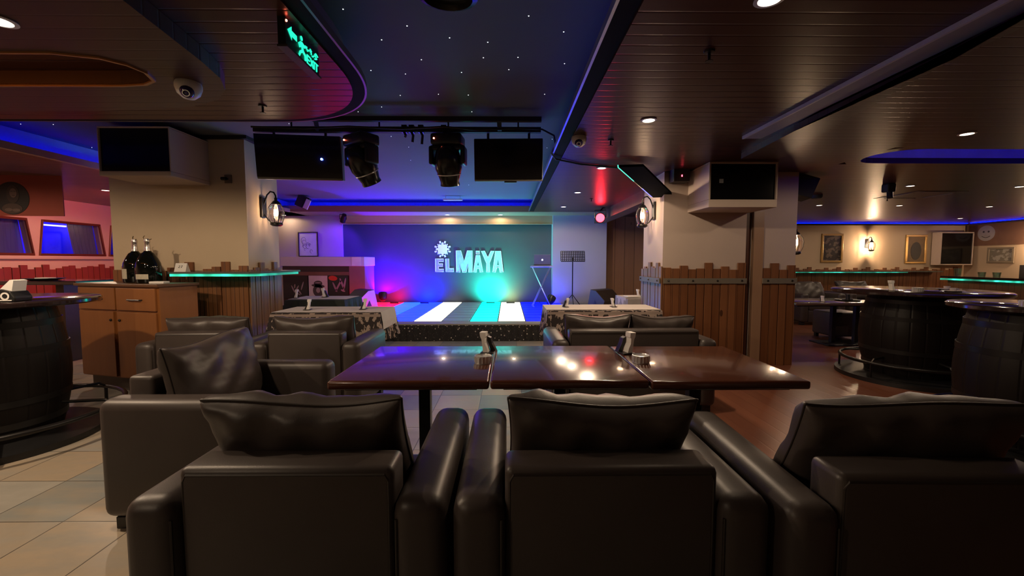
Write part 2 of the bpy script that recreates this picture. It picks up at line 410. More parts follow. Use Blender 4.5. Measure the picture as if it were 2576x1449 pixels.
struct(MB().span((2.06, 6.05, 2.19), (2.3, 10.12, ZC)).build('beam_right', CEILW2), 'wooden boxed beam running from right pillar to grey wall', 'beam')
# left aisle ceiling and window wall
struct(MB().span((-7.95, -4, ZC), (-4.83, 10.4, ZC + .05)).build('ceiling_aisle', planks('aisle_boards', (.14, .07, .045), (.22, .12, .08), .095, 1, 0, rough=.35)), 'wooden board ceiling over the left window aisle', 'ceiling')
struct(MB().span((-4.85, 3.44, ZC - .01), (-4.79, 9.4, ZC + .06)).build('trim_12', M('pale_lip', (.45, .33, .26), .5)), 'pale edge lip of the left aisle ceiling', 'trim')
struct(MB().span((-5.12, 3.44, ZC + .05), (-5.06, 9.9, ZS)).build('wall_cove_left', M('cove_paint', (.5, .5, .55))), 'blue lit cove side above left aisle', 'cove')
XW = -7.9
SALMON = M('salmon_plaster', (.74, .48, .40), .75, var=.06, vscale=2)
wins = [(4.73, 4.805, 5.80, 5.88), (5.96, 6.035, 7.03, 7.11), (7.20, 7.275, 8.275, 8.355), (8.44, 8.515, 9.5, 9.58)]  # bottom-left, top-left, top-right, bottom-right (Y)
zb, zt = 1.405, 1.98
mb = MB(); mb.span((XW - .12, -4, 0), (XW, 10.4, zb)); mb.span((XW - .12, -4, zt), (XW, 10.4, ZC + .05))
prev = (-4, -4)
for bl, tl, tr, br in wins + [(10.4, 10.4, 0, 0)]:
    P = [(prev[0], zb), (bl, zb), (tl, zt), (prev[1], zt)]
    for (ya, za), (yb, zb2) in ((P[0], P[1]),): pass
    q = [V((XW, y, z)) for y, z in P]; q2 = [V((XW - .12, y, z)) for y, z in P]
    mb.face(q); mb.face(q2)
    mb.face([q[1], q[2], q2[2], q2[1]]); mb.face([q[0], q[3], q2[3], q2[0]])
    prev = (br, tr)
struct(mb.build('wall_left', SALMON), 'left aisle wall with slanted tram style windows', 'wall')
struct(MB().span((XW, 3, 1.325), (XW + .06, 10.36, 1.385)).build('trim_13', SALMON, bevel=.012), 'window sill ledge along the left wall', 'trim')
WINF = M('window_frame_red', (.16, .03, .02), .4)
PANE = glass('window_glass', (.55, .55, 1), .05, .12)
for i, (bl, tl, tr, br) in enumerate(wins):
    mb = MB(); mb.tube([(XW + .005, bl, zb), (XW + .005, tl, zt), (XW + .005, tr, zt), (XW + .005, br, zb)], .026, 6, closed=True)
    w = struct(mb.build('window_%d' % (i + 1), WINF), ['slanted window nearest on the left wall, hidden by banner side', 'left slanted window with grey curtain at the frame edge', 'middle slanted window glowing blue with a grey curtain', 'slanted window half hidden by the left pillar'][i], 'window')
    MB().face([(XW - .04, bl, zb), (XW - .04, tl, zt), (XW - .04, tr, zt), (XW - .04, br, zb)]).build('window_pane', PANE, w)
CURT = planks('curtain_cloth', (.22, .19, .17), (.30, .26, .23), .05, 1, 2, rough=.9, groove=.8)
for (y0, y1, y2, y3), lab in (((6.36, 6.28, 7.06, 7.12), 'grey curtain behind left slanted window'), ((7.94, 7.83, 8.3, 8.37), 'grey curtain behind the middle blue window')):
    mb = MB(); n = 24; rows = []
    for z, a, b in ((zb - .03, y0, y3), (zt + .03, y1, y2)):
        rows.append([mb.bm.verts.new((XW - .17 + .015 * math.sin(k * 1.6), a + (b - a) * k / n, z)) for k in range(n + 1)])
    for k in range(n): mb.bm.faces.new((rows[0][k], rows[0][k + 1], rows[1][k + 1], rows[1][k]))
    tag(mb.build('curtain', CURT, smooth=60), lab, 'curtain', 'window curtains')
struct(MB().span((-9.2, 4, .9), (-9.1, 10.4, 2.4)).build('wall_outer', M('lightbox_blue', (.10, .10, .55), .7)), 'blue lit light box wall behind the left windows', 'wall')
mb = MB().span((-9.2, 4, .85), (XW - .12, 10.4, .9)).span((-9.2, 4, 2.4), (XW - .12, 10.4, 2.45)).span((-9.2, 3.95, .85), (XW - .12, 4, 2.45)).span((-9.2, 10.4, .85), (XW - .12, 10.45, 2.45))
struct(mb.build('wall_lightbox', MATTE), 'sides of the light box behind the windows', 'wall')
tag(MB().cyl((XW - .3, 7.3, 1.935), (XW - .3, 7.95, 1.935), .014).build('tube_lamp', glow('tube_white', (1, .95, .9), 2.2)), 'white tube lamp glowing at the top of the blue window', 'lamp')
lamp('window_blue_light', 'AREA', (-8.6, 7.4, 2.3), 60, (.03, .02, 1), 3.5, aim=(-9.1, 7.4, 1.0), sy=.3)

# pillars
struct(MB().span((-4.35, 4.7, 0), (-2.87, 5.33, 2.62)).build('wall_pillar_left', CREAM), 'cream plaster pillar on the left', 'pillar')
struct(MB().span((-4.4, 4.66, 2.615), (-2.82, 5.36, ZS)).build('trim_14', MATTE), 'dark band above the left pillar', 'trim')
struct(MB().span((1.904, 5.185, 0), (2.93, 5.93, ZC)).span((3.01, 5.185, 0), (3.55, 5.93, ZC)).span((2.93, 5.24, 0), (3.01, 5.93, ZC)).build('wall_pillar_right', CREAM2), 'cream plaster pillar on the right', 'pillar')
struct(MB().span((2.935, 5.2, 0), (2.985, 5.239, 1.9)).build('trim_15', M('oxblood_wood', (.06, .018, .01), .5)), 'dark red wooden strip in the joint of the right pillar', 'trim')
struct(MB().span((3.0, 5.155, 0), (3.13, 5.19, 1.9)).build('trim_16', planks('trim_pine', (.26, .15, .09), (.36, .22, .13), .3, 0, 2)), 'pale pine post on the right pillar', 'trim')

# ------------------------------------------------------------------ picket panelling
def pickets(label, along, a0, a1, fixed, out, mat, tops, rail=True, base_z=0, step=.098, rmat=None, group='ragged plank panelling'):
    """planks standing against a wall; along 'x' or 'y'"""
    loc = ((a0 + a1) / 2, fixed, base_z) if along == 'x' else (fixed, (a0 + a1) / 2, base_z)
    t = thing('plank_panelling', label, 'wall panelling', loc, 0, group)
    mb = MB(); n = max(2, int(round((a1 - a0) / step))); st = (a1 - a0) / n
    for k in range(n):
        h = tops[k % len(tops)]
        b0, b1 = a0 + k * st + .0025, a0 + (k + 1) * st - .0025
        th = .022 + .004 * ((k * 7) % 3)
        if along == 'x': mb.span((b0, fixed + out * .003, base_z), (b1, fixed + out * th, h))
        else: mb.span((fixed + out * .003, b0, base_z), (fixed + out * th, b1, h))
    mb.build('planks', mat, t, world=True, bevel=.002, seg=1)
    if rail:
        mb = MB()
        if along == 'x': mb.span((a0, fixed + out * .03, 1.02), (a1, fixed + out * .048, 1.085))
        else: mb.span((fixed + out * .03, a0, 1.02), (fixed + out * .048, a1, 1.085))
        r = mb.build('rail', rmat or M('weathered_rail', (.15, .13, .10), .55), t, world=True)
        mb = MB(); k = int((a1 - a0) / .28) + 1
        for i in range(k):
            p = a0 + .06 + i * (a1 - a0 - .12) / max(1, k - 1)
            if along == 'x': mb.sphere((p, fixed + out * .05, 1.055), .012, n=8)
            else: mb.sphere((fixed + out * .05, p, 1.055), .012, n=8)
        mb.build('bolts', BLKMETAL, r, world=False).location = -V(t.location)
    return t
T1 = [1.21, 1.23, 1.225, 1.19, 1.285, 1.21, 1.24, 1.185, 1.29, 1.20, 1.235, 1.205]
pickets('ragged pine planks across the front of the right pillar', 'x', 1.905, 2.93, 5.185, -1, PINE, [1.215, 1.205, 1.24, 1.195, 1.205, 1.275, 1.2, 1.23, 1.19, 1.275, 1.205])
pickets('narrow ragged pine planks on the right end of right pillar', 'x', 3.13, 3.55, 5.185, -1, PINE, [1.21, 1.27, 1.19, 1.245, 1.22])
pickets('ragged planks with teal glow on side of right pillar', 'y', 5.16, 5.93, 1.904, -1, PINEY, [1.23, 1.275, 1.21, 1.225, 1.28, 1.2, 1.22, 1.19])
pickets('ragged pine planks across the front of the left pillar', 'x', -4.35, -2.87, 4.7, -1, PINE, [1.2, 1.24, 1.21, 1.265, 1.20, 1.19, 1.225, 1.205, 1.285, 1.19, 1.21, 1.235, 1.29, 1.2, 1.245], rail=False)
pickets('ragged planks with teal glow on side of left pillar', 'y', 4.68, 5.33, -2.87, 1, PINEY, [1.2, 1.225, 1.28, 1.21, 1.195, 1.285, 1.215], rail=False)
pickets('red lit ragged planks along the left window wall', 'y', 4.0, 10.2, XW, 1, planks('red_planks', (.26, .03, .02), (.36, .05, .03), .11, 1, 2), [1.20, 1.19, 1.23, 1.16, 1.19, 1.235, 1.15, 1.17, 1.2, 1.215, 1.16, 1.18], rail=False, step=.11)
pickets('ragged planks along the far tan wall', 'x', 6.4, 12.9, 12.0, -1, PINE, [1.05, 1.10, 1.04, 1.07, 1.12, 1.03, 1.06], rail=False, step=.12)

# ================================================================== FURNITURE
def pillow_mb(a, b, T, seed, nu=26, nv=16):
    rnd = random.Random(seed); ph = [rnd.uniform(0, 6) for _ in range(6)]
    mb = MB()
    def pt(u, v, s):
        x = a * u * (1 - .045 * (1 - v * v)); z = b * v * (1 - .075 * (1 - u * u))
        e = max(0, (1 - u ** 2)) ** .27 * max(0, (1 - v ** 2)) ** .30
        wr = .010 * math.sin(9 * u + 7 * v + ph[0]) * e + .007 * math.sin(17 * u * v + ph[1]) * e + .006 * math.sin(5 * v - 13 * u + ph[2]) * (1 - e) * e * 3
        z += .012 * math.sin(3 * u + ph[3]) * (1 if v > 0 else 0) * v
        return (x, s * (T * e + wr), z)
    G = []
    for s in (1, -1):
        G.append([[None] * (nv + 1) for _ in range(nu + 1)])
        for i in range(nu + 1):
            for j in range(nv + 1):
                u, v = math.sin(PI / 2 * (2 * i / nu - 1)), math.sin(PI / 2 * (2 * j / nv - 1))
                if s < 0 and (i in (0, nu) or j in (0, nv)): G[1][i][j] = G[0][i][j]
                else: G[-1][i][j] = mb.bm.verts.new(pt(u, v, s))
        for i in range(nu):
            for j in range(nv): mb.bm.faces.new((G[-1][i][j], G[-1][i + 1][j], G[-1][i + 1][j + 1], G[-1][i][j + 1]))
    edge = [G[0][i][0].co.copy() for i in range(nu + 1)] + [G[0][nu][j].co.copy() for j in range(1, nv + 1)] + [G[0][i][nv].co.copy() for i in range(nu - 1, -1, -1)] + [G[0][0][j].co.copy() for j in range(nv - 1, 0, -1)]
    return mb, edge
def add_cushion(t, x, y, z, a=.335, b=.225, T=.105, tilt=.52, seed=1, rz=0, roll=0):
    mb, ed = pillow_mb(a, b, T, seed)
    c = mb.build('back_cushion', LEATHER, t, smooth=80)
    c.location = (x, y, z); c.rotation_euler = (tilt, roll, rz)
    MB().tube(ed, .0045, 6, closed=True).build('piping', PIPING, c, smooth=80)
    return c
def seat_body(t, W=.9, D=.78, arm=.15, ha=.64, hb=.72, nseat=1):
    for s in (-1, 1):
        mb = MB(); mb.box((s * (W / 2 - arm / 2), 0, .06 + (ha - .06) / 2), (arm, D, ha - .06), bev=.05, seg=4)
        a = mb.build('arm', LEATHER, t, smooth=50)
        y0 = -D / 2 + .028
        MB().tube([(s * (W / 2 - arm) + s * .012, y0 - .028 + .012, .1), (s * (W / 2 - arm) + s * .012, y0 - .014, ha - .06)], .004, 6).build('piping', PIPING, a)
    iw = W - 2 * arm
    b = MB().box((0, -D / 2 + .095, .06 + (hb - .06) / 2), (iw + .004, .13, hb - .06), bev=.022, seg=3).build('backrest', LEATHER, t, smooth=50)
    yb = -D / 2 + .03; hw = iw / 2 - .012
    MB().tube([(-hw, yb + .006, .1), (-hw, yb + .004, hb - .04), (-hw + .01, yb + .002, hb - .02), (hw - .01, yb + .002, hb - .02), (hw, yb + .004, hb - .04), (hw, yb + .006, .1)], .0045, 6).build('piping', PIPING, b)
    MB().box((0, .06, .18), (iw, D - .16, .24), bev=.015).build('seat_base', LEATHER, t, smooth=50)
    for k in range(nseat):
        w = iw / nseat
        MB().box((-iw / 2 + w * (k + .5), .07, .36), (w - .006, D - .17, .14), bev=.045, seg=4).build('seat_cushion', LEATHER, t, smooth=60)
    for sx in (-1, 1):
        for sy in (-1, 1):
            MB().box((sx * (W / 2 - .065), sy * (D / 2 - .085), .03), (.075, .075, .06)).build('leg', BLACK, t, bevel=.004)
def armchair(loc, rz, label, seed=1, **k):
    t = thing('armchair', label, 'armchair', loc, rz, 'brown leather armchairs')
    seat_body(t); add_cushion(t, k.get('cx', 0), k.get('cy', -.095), k.get('cz', .655), seed=seed, tilt=k.get('tilt', .52), rz=k.get('crz', 0), roll=k.get('roll', 0), a=k.get('a', .335))
    return t
armchair((-.625, 1.51, 0), 0, 'large brown leather armchair in the foreground, leftmost of the three with backs to us', 3, cx=-.02, roll=-.01, a=.312, cz=.668)
armchair((.293, 1.505, 0), 0, 'brown leather armchair in the middle foreground, seen from behind', 8, cx=.0, roll=.012, tilt=.56, a=.295, cz=.672)
armchair((1.215, 1.45, 0), -.03, 'dark leather armchair at bottom right, back toward us', 15, cx=.045, a=.335, tilt=.45, cz=.665)
armchair((-1.56, 2.408, 0), -PI / 2, 'brown leather armchair side-on at the left end of the joined tables', 21, cz=.65, tilt=.2, cy=-.115)
armchair((-1.655, 3.76, 0), 0, 'brown leather armchair seen from behind, at the cloth covered table left of the stage', 5, cz=.61, tilt=.35)
armchair((-2.58, 3.77, 0), .06, 'shadowed leather armchair between wooden cabinet and cloth covered table', 27, cz=.61, tilt=.35)
t = thing('loveseat', 'dark leather two seat sofa with two back cushions, facing the stage on the right', 'sofa', (1.06, 3.86, 0), .02)
seat_body(t, W=1.4, nseat=2)
add_cushion(t, -.28, -.11, .61, a=.29, seed=31, tilt=.35); add_cushion(t, .29, -.10, .605, a=.28, seed=32, tilt=.4, roll=.04)
# right room seating
for i, (x, y, rz, lab) in enumerate(((6.35, 8.75, PI, 'dark armchair against the far wall, left of two'), (7.45, 8.9, PI, 'dark armchair against the far wall, right of two'), (6.9, 6.4, PI / 2, 'dark armchair beside the low table in the right room'))):
    armchair((x, y, 0), rz, lab, 40 + i)
t = thing('footstool', 'dark leather footstool under the low table in the right room', 'stool', (5.55, 7.0, 0))
MB().box((0, 0, .26), (.5, .5, .4), bev=.03).build('seat', LEATHER, t, smooth=50)
for sx in (-1, 1):
    for sy in (-1, 1): MB().box((sx * .2, sy * .2, .03), (.05, .05, .06)).build('leg', BLACK, t)

# joined pub tables
EDGE = M('table_edge', (.055, .016, .010), .2, coat=.6)
def pub_table(x0, x1, y0, y1, z, label, top=MAHOG, group='dark glossy pub tables', col=.1, cols=None):
    cx, cy = (x0 + x1) / 2, (y0 + y1) / 2
    t = thing('pub_table', label, 'table', (cx, cy, 0), 0, group)
    p = MB().box((0, 0, z - .021), (x1 - x0, y1 - y0, .042), bev=.012, seg=3).build('tabletop', top, t, smooth=40)
    MB().box((0, 0, z - .05), (x1 - x0 - .12, y1 - y0 - .12, .02)).build('apron', DARKW, t)
    for dx, dy in (cols or [(0, 0)]):
        MB().box((dx, dy, z / 2 - .02), (col * .62, col * .62, z - .08)).build('column', BLKMETAL, t, bevel=.004)
        MB().box((dx, dy, .012), (.42, .42, .024)).build('base_plate', BLKMETAL, t, bevel=.006)
    return t
pub_table(-.830, -.088, 1.90, 2.70, .75, 'glossy mahogany table, leftmost of three joined in the centre')
pub_table(-.082, .650, 1.895, 2.695, .752, 'glossy mahogany table, middle one of three joined in the centre')
pub_table(.656, 1.395, 1.89, 2.69, .749, 'glossy mahogany table, rightmost of three joined in the centre')

# napkin holders + ashtrays
def napkin_holder(loc, rz, label, lean=1, group='black napkin holders', hgt=.125):
    t = thing('napkin_holder', label, 'napkin holder', loc, rz, group)
    k = hgt / .125
    R = Matrix.Rotation(PI / 2, 4, 'X')
    sh = lambda P: [(lean * k * (x - (z - .06) * .16), z * k) for x, z in P]
    MB().prism(sh([(.018, 0), (.05, 0), (.046, .02), (.034, .05), (.03, .085), (.012, .094), (.0095, .06), (.016, .03)]), -.05 * k, -.01 * k, R).prism(sh([(-.03, 0), (.05, 0), (.05, .006), (-.03, .006)]), -.055 * k, .055 * k, R).build('holder', BLACK, t, bevel=.002)
    MB().prism(sh([(-.014, .007), (.016, .007), (.014, .03), (.006, .06), (.009, .09), (.017, .10), (.019, .125), (-.016, .125), (-.016, .10), (-.011, .085), (-.012, .04)]), -.012 * k, .045 * k, R).build('napkins', WHITE, t)
    return t
napkin_holder((-.135, 2.52, .75), -.2, 'napkin holder with upright white napkins between left and middle centre tables', 1)
napkin_holder((.72, 2.50, .75), .25, 'napkin holder with upright white napkins on the right centre table', -1)
def ashtray(loc, label, group='chrome ashtrays'):
    t = thing('ashtray', label, 'ashtray', loc, 0, group)
    MB().lathe([(0, 0), (.043, 0), (.044, .004), (.044, .038), (.046, .041), (.043, .042), (.041, .036), (.04, .012), (0, .01)], n=32).build('bowl', CHROME, t, smooth=40)
    mb = MB()
    for k in range(16):
        a = 2 * PI * k / 16; mb.cyl((.0445 * math.cos(a), .0445 * math.sin(a), .006), (.0445 * math.cos(a), .0445 * math.sin(a), .036), .003, n=6)
    mb.build('ribs', CHROME, t); return t
ashtray((-.135, 2.245, .75), 'chrome ashtray on the left centre table'); ashtray((.72, 2.25, .75), 'chrome ashtray on the right centre table')

# cloth covered tables
def cloth_mat():
    t = NT('figured_cloth'); co = t.coord('Object'); sp = t.n('ShaderNodeSeparateXYZ'); t.l(co, sp.inputs[0])
    vo = t.n('ShaderNodeTexVoronoi'); vo.inputs['Scale'].default_value = 11; t.l(t.scaled(co, (1, 1, .8)), vo.inputs['Vector'])
    nz = t.noise(t.scaled(co, (26, 26, 14)), 1, 3)
    f = t.math('GREATER_THAN', t.math('ADD', nz, t.math('MULTIPLY', vo.outputs['Distance'], -.25)), .40)
    band = t.math('LESS_THAN', t.math('ABSOLUTE', t.math('SUBTRACT', sp.outputs[2], -.02)), .013)
    c = t.mix(f, (.025, .018, .018), (.36, .28, .24)); c = t.mix(band, c, (.30, .23, .20))
    t.l(c, t.b.inputs['Base Color']); t.set(Roughness=.85); return t.m
CLOTH = cloth_mat()
DARKCLOTH = M('dark_green_cloth', (.02, .03, .028), .85, var=.3, vscale=20)
RUNNER = M('pale_runner', (.55, .50, .46), .8, var=.08)
def cloth_table(x0, x1, y0, y1, z, label, clabel, rlabel, mat, drop=.3, seed=0, hang=True):
    cx, cy = (x0 + x1) / 2, (y0 + y1) / 2; W, D = x1 - x0, y1 - y0
    t = thing('dining_table', label, 'table', (cx, cy, 0), 0, 'cloth covered tables')
    MB().box((0, 0, z - .03), (W - .03, D - .03, .03)).build('tabletop', DARKW, t)
    MB().box((0, 0, z / 2 - .03), (.08, .08, z - .08)).build('column', BLKMETAL, t); MB().box((0, 0, .012), (.42, .42, .024)).build('base_plate', BLKMETAL, t)
    rnd = random.Random(seed); mb = MB(); N = 26
    per = []
    for k in range(N): per.append((-W / 2 + W * k / N, -D / 2))
    for k in range(N): per.append((W / 2, -D / 2 + D * k / N))
    for k in range(N): per.append((W / 2 - W * k / N, D / 2))
    for k in range(N): per.append((-W / 2, D / 2 - D * k / N))
    rows = []
    for j in range(7):
        f = j / 6; row = []
        for i, (x, y) in enumerate(per):
            fl = f * (.025 + .022 * math.sin(i * .75 + seed) + .012 * math.sin(i * 1.9 + 2 * seed))
            L = math.hypot(x / W, y / D) * 2
            ox = (1 if x >= W / 2 - 1e-6 else -1 if x <= -W / 2 + 1e-6 else 0); oy = (1 if y >= D / 2 - 1e-6 else -1 if y <= -D / 2 + 1e-6 else 0)
            row.append(mb.bm.verts.new((x + ox * (fl + .006), y + oy * (fl + .006), .004 - f * (drop + .02 * math.sin(i * .5)))))
        rows.append(row)
    for A, B in zip(rows, rows[1:]):
        for i in range(len(per)): mb.bm.faces.new((A[i], A[(i + 1) % len(per)], B[(i + 1) % len(per)], B[i]))
    mb.bm.faces.new(rows[0])
    c = mb.build('tablecloth', mat, smooth=50); c.location = (cx, cy, z); tag(c, clabel, 'tablecloth', 'table cloths')
    mb = MB(); hw = .26
    pts = [(-W / 2 - .012, -.12), (-W / 2 - .01, .008), (0, .009), (W / 2 + .012, .008), (W / 2 + .03, -.10), (W / 2 + .035, -.17)] if hang else [(-W / 2, .008), (W / 2, .008)]
    r0 = [mb.bm.verts.new((x, -hw, zz)) for x, zz in pts]; r1 = [mb.bm.verts.new((x, hw, zz)) for x, zz in pts]
    for k in range(len(pts) - 1): mb.bm.faces.new((r0[k], r0[k + 1], r1[k + 1], r1[k]))
    o = mb.build('table_runner', RUNNER); o.location = (cx, cy, z + .003); sm = o.modifiers.new('solid', 'SOLIDIFY'); sm.thickness = .003
    tag(o, rlabel, 'table runner', 'table runners'); return t
cloth_table(-2.38, -1.30, 4.23, 4.80, .77, 'table under figured cloth in front of the stage, left side', 'dark figured tablecloth behind the left armchairs', 'pale runner on the table left of the stage', CLOTH, seed=1)
cloth_table(.42, 1.62, 4.4, 5.02, .77, 'table under figured cloth in front of the stage, right side', 'dark figured tablecloth behind the two seat sofa', 'pale runner on the table behind the sofa', CLOTH, seed=4)
cloth_table(-2.98, -2.2, 5.65, 6.3, .77, 'second cloth covered table near the posters', 'dark green tablecloth on the table below the posters', 'pale runner on table below the posters', DARKCLOTH, seed=7, hang=False)
cloth_table(1.75, 2.6, 6.1, 6.8, .74, 'cloth covered table tucked behind the right pillar', 'pale grey tablecloth behind the right pillar', 'pale runner on the table behind the right pillar', M('grey_cloth', (.28, .26, .25), .85), seed=9)
napkin_holder((-2.1, 4.45, .785), .2, 'napkin holder in the middle of the cloth table left of the stage', -1, hgt=0.111)
napkin_holder((-1.53, 4.5, .785), .1, 'napkin holder at stage end of the left cloth table', -1, hgt=0.111)
napkin_holder((-2.93, 5.85, .785), .2, 'napkin holder at the far left table below the black poster', -1, hgt=0.118)
napkin_holder((-2.62, 6.0, .785), .2, 'napkin holder below the white poster', 1, hgt=0.126)
napkin_holder((.66, 4.7, .785), .1, 'napkin holder at the left end of table behind the sofa', -1, hgt=0.096)
napkin_holder((1.17, 4.7, .785), .1, 'napkin holder at the middle of table behind the sofa', 1, hgt=0.096)
napkin_holder((1.98, 6.4, .755), .1, 'napkin holder on the grey cloth table behind the right pillar', 1, hgt=0.111)
o = MB().box((0, 0, .012), (.22, .14, .02), rz=.3, bev=.006).build('folded_napkin', WHITE); o.location = (1.86, 6.3, .755); tag(o, 'folded white napkin on the grey cloth table', 'napkin')

# ------------------------------------------------------------------ barrels
STAVE = NT('black_staves'); _c = STAVE.coord(); _sp = STAVE.n('ShaderNodeSeparateXYZ'); STAVE.l(_c, _sp.inputs[0])
_an = STAVE.math('FRACT', STAVE.math('MULTIPLY', STAVE.math('ARCTAN2', _sp.outputs[1], _sp.outputs[0]), 24 / (2 * PI)))
_ed = STAVE.math('MINIMUM', _an, STAVE.math('SUBTRACT', 1.0, _an))
STAVE.l(STAVE.mix(STAVE.noise(STAVE.scaled(_c, (20, 20, 1)), 1, 4), (.005, .004, .004), (.012, .009, .008)), STAVE.b.inputs['Base Color'])
STAVE.bump(STAVE.math('MINIMUM', STAVE.math('MULTIPLY', _ed, 10), 1.0), .5, .006); STAVE.set(Roughness=.45); STAVE.b.inputs['Specular IOR Level'].default_value = .2; STAVE = STAVE.m
def barrel(loc, label, R=.41, H=.98, rt=.52, zt=1.03, ring=.62):
    t = thing('barrel_table', label, 'barrel table', loc, 0, 'black barrel tables')
    prof = [(0, .05)] + [(R * (.78 + .22 * math.sin(PI * (.08 + .84 * k / 14))), .05 + (H - .05) * k / 14) for k in range(15)] + [(0, H)]
    MB().lathe(prof, n=48).build('barrel', STAVE, t, smooth=40)
    for z in (.17, .33, .68, .86):
        k = (z - .05) / (H - .05); r = R * (.78 + .22 * math.sin(PI * (.08 + .84 * k))) + .003
        MB().lathe([(r - .004, z - .022), (r + .002, z - .022), (r + .002, z + .022), (r - .004, z + .022)], n=48).build('hoop', BLKMETAL, t, smooth=40)
    MB().lathe([(0, zt - .04), (rt - .012, zt - .04), (rt, zt - .03), (rt, zt - .01), (rt - .012, zt), (0, zt)], n=56).build('tabletop', M('dark_gloss_top', (.02, .012, .012), .12, coat=.5), t, smooth=40)
    MB().lathe([(.2, H - .01), (.2, zt - .035)], n=24).build('neck', BLACK, t, smooth=40)
    MB().lathe([(0, 0), (R * 1.45, 0), (R * 1.45, .045), (R * .9, .06), (0, .07)], n=48).build('plinth', BLACK, t, smooth=40)
    q = [(ring * math.cos(2 * PI * k / 40), ring * math.sin(2 * PI * k / 40), .2) for k in range(40)]
    f = MB().tube(q, .018, 8, closed=True).build('foot_rail', BLKMETAL, t, smooth=60)
    for k in range(6):
        a = 2 * PI * k / 6 + .3
        MB().tube([(R * .95 * math.cos(a), R * .95 * math.sin(a), .25), (ring * .93 * math.cos(a), ring * .93 * math.sin(a), .24), (ring * math.cos(a), ring * math.sin(a), .2), (ring * 1.0 * math.cos(a), ring * math.sin(a), .01)], .012, 6).build('bracket', BLKMETAL, f)
    return t
barrel((-3.70, 3.0, 0), 'black barrel table cut by the left edge of the photo', rt=.60, ring=.70)
barrel((4.5, 4.62, 0), 'broad black barrel table in the middle of the right room', R=.46, rt=.74, zt=.98, H=.93, ring=.62)
barrel((3.66, 2.85, 0), 'black barrel table cut by the right edge of the photo', R=.40, rt=.46, zt=1.0, H=.95, ring=.52)
# items on the left barrel
def condiment(loc, rz, label):
    t = thing('napkin_holder', label, 'napkin holder', loc, rz, 'black napkin holders')
    R = Matrix.Rotation(PI / 2, 4, 'X')
    P = [(-.11, 0), (.08, 0), (.085, .03), (.06, .07), (.0, .085), (-.07, .06), (-.105, .03)]
    MB().prism(P, -.06, .06, R).build('holder', BLACK, t, bevel=.008)
    MB().prism([(-.02, .075), (.055, .06), (.07, .14), (.05, .145)], -.045, .045, R).build('napkins', WHITE, t)
    e = MB().lathe([(.016, 0), (.026, 0), (.026, .002), (.016, .002)], n=20, m=Matrix.Rotation(PI / 2, 4, 'X'), c=(.03, -.061, .038)); e.span((.0, -.0625, .008), (.068, -.0605, .014)).build('emblem', WHITE, t)
    return t
condiment((-3.32, 2.83, 1.03), .1, 'black holder with white napkin and round emblem on left barrel')
o = MB().prism([(-.03, 0), (.03, 0), (.02, .045)], -.03, .03, Matrix.Rotation(PI / 2, 4, 'X')).build('paper_scrap', WHITE); o.location = (-3.40, 2.68, 1.03); tag(o, 'small white paper tent in front of the holder on left barrel', 'paper')

# ------------------------------------------------------------------ cabinet, bottles
FL, FR = V((-4.36, 4.29)), V((-3.3, 3.99)); ang = math.atan2(FR.y - FL.y, FR.x - FL.x); CW = (FR - FL).length; CD = .38
t = thing('cabinet', 'orange brown wooden sideboard with two drawers and two doors in front of the left pillar', 'cabinet', (FL.x, FL.y, 0), ang)
MB().span((0, .012, .14), (CW, CD, 1.05)).build('body', CAB, t, bevel=.003)
MB().span((-.02, -.015, 1.05), (CW + .02, CD + .01, 1.078)).build('worktop', M('worktop_wood', (.12, .055, .025), .35), t, bevel=.004)
MB().span((.05, .06, 0), (CW * .52, CD - .04, .14)).span((CW * .6, .06, 0), (CW - .05, CD - .04, .14)).build('plinth', M('plinth_grey', (.10, .09, .075), .6), t)
for k in range(2):
    x0, x1 = (.03, CW / 2 - .012) if k == 0 else (CW / 2 + .008, CW - .03)
    d = MB().span((x0, -.008, .82), (x1, .014, 1.035)).build('drawer', CAB, t, bevel=.003)
    MB().tube([((x0 + x1) / 2 - .09, -.008, .925), ((x0 + x1) / 2 - .08, -.028, .925), ((x0 + x1) / 2 + .08, -.028, .925), ((x0 + x1) / 2 + .09, -.008, .925)], .006, 6).build('handle', BLKMETAL, d)
    d = MB().span((x0, -.008, .155), (x1 - (.03 if k == 0 else 0), .014, .80)).build('door', CAB, t, bevel=.003)
    MB().sphere((x1 - .06 if k == 0 else x0 + .04, -.014, .72), .012, n=10).build('knob', BLKMETAL, d)
def cabp(u, v, z): return V((FL.x + u * math.cos(ang) - v * math.sin(ang), FL.y + u * math.sin(ang) + v * math.cos(ang), z))
BOT = M('black_glass', (.004, .005, .004), .05, var=0); FOIL = M('silver_foil', (.65, .62, .6), .25, 1.0, bump=.3, bscale=80)
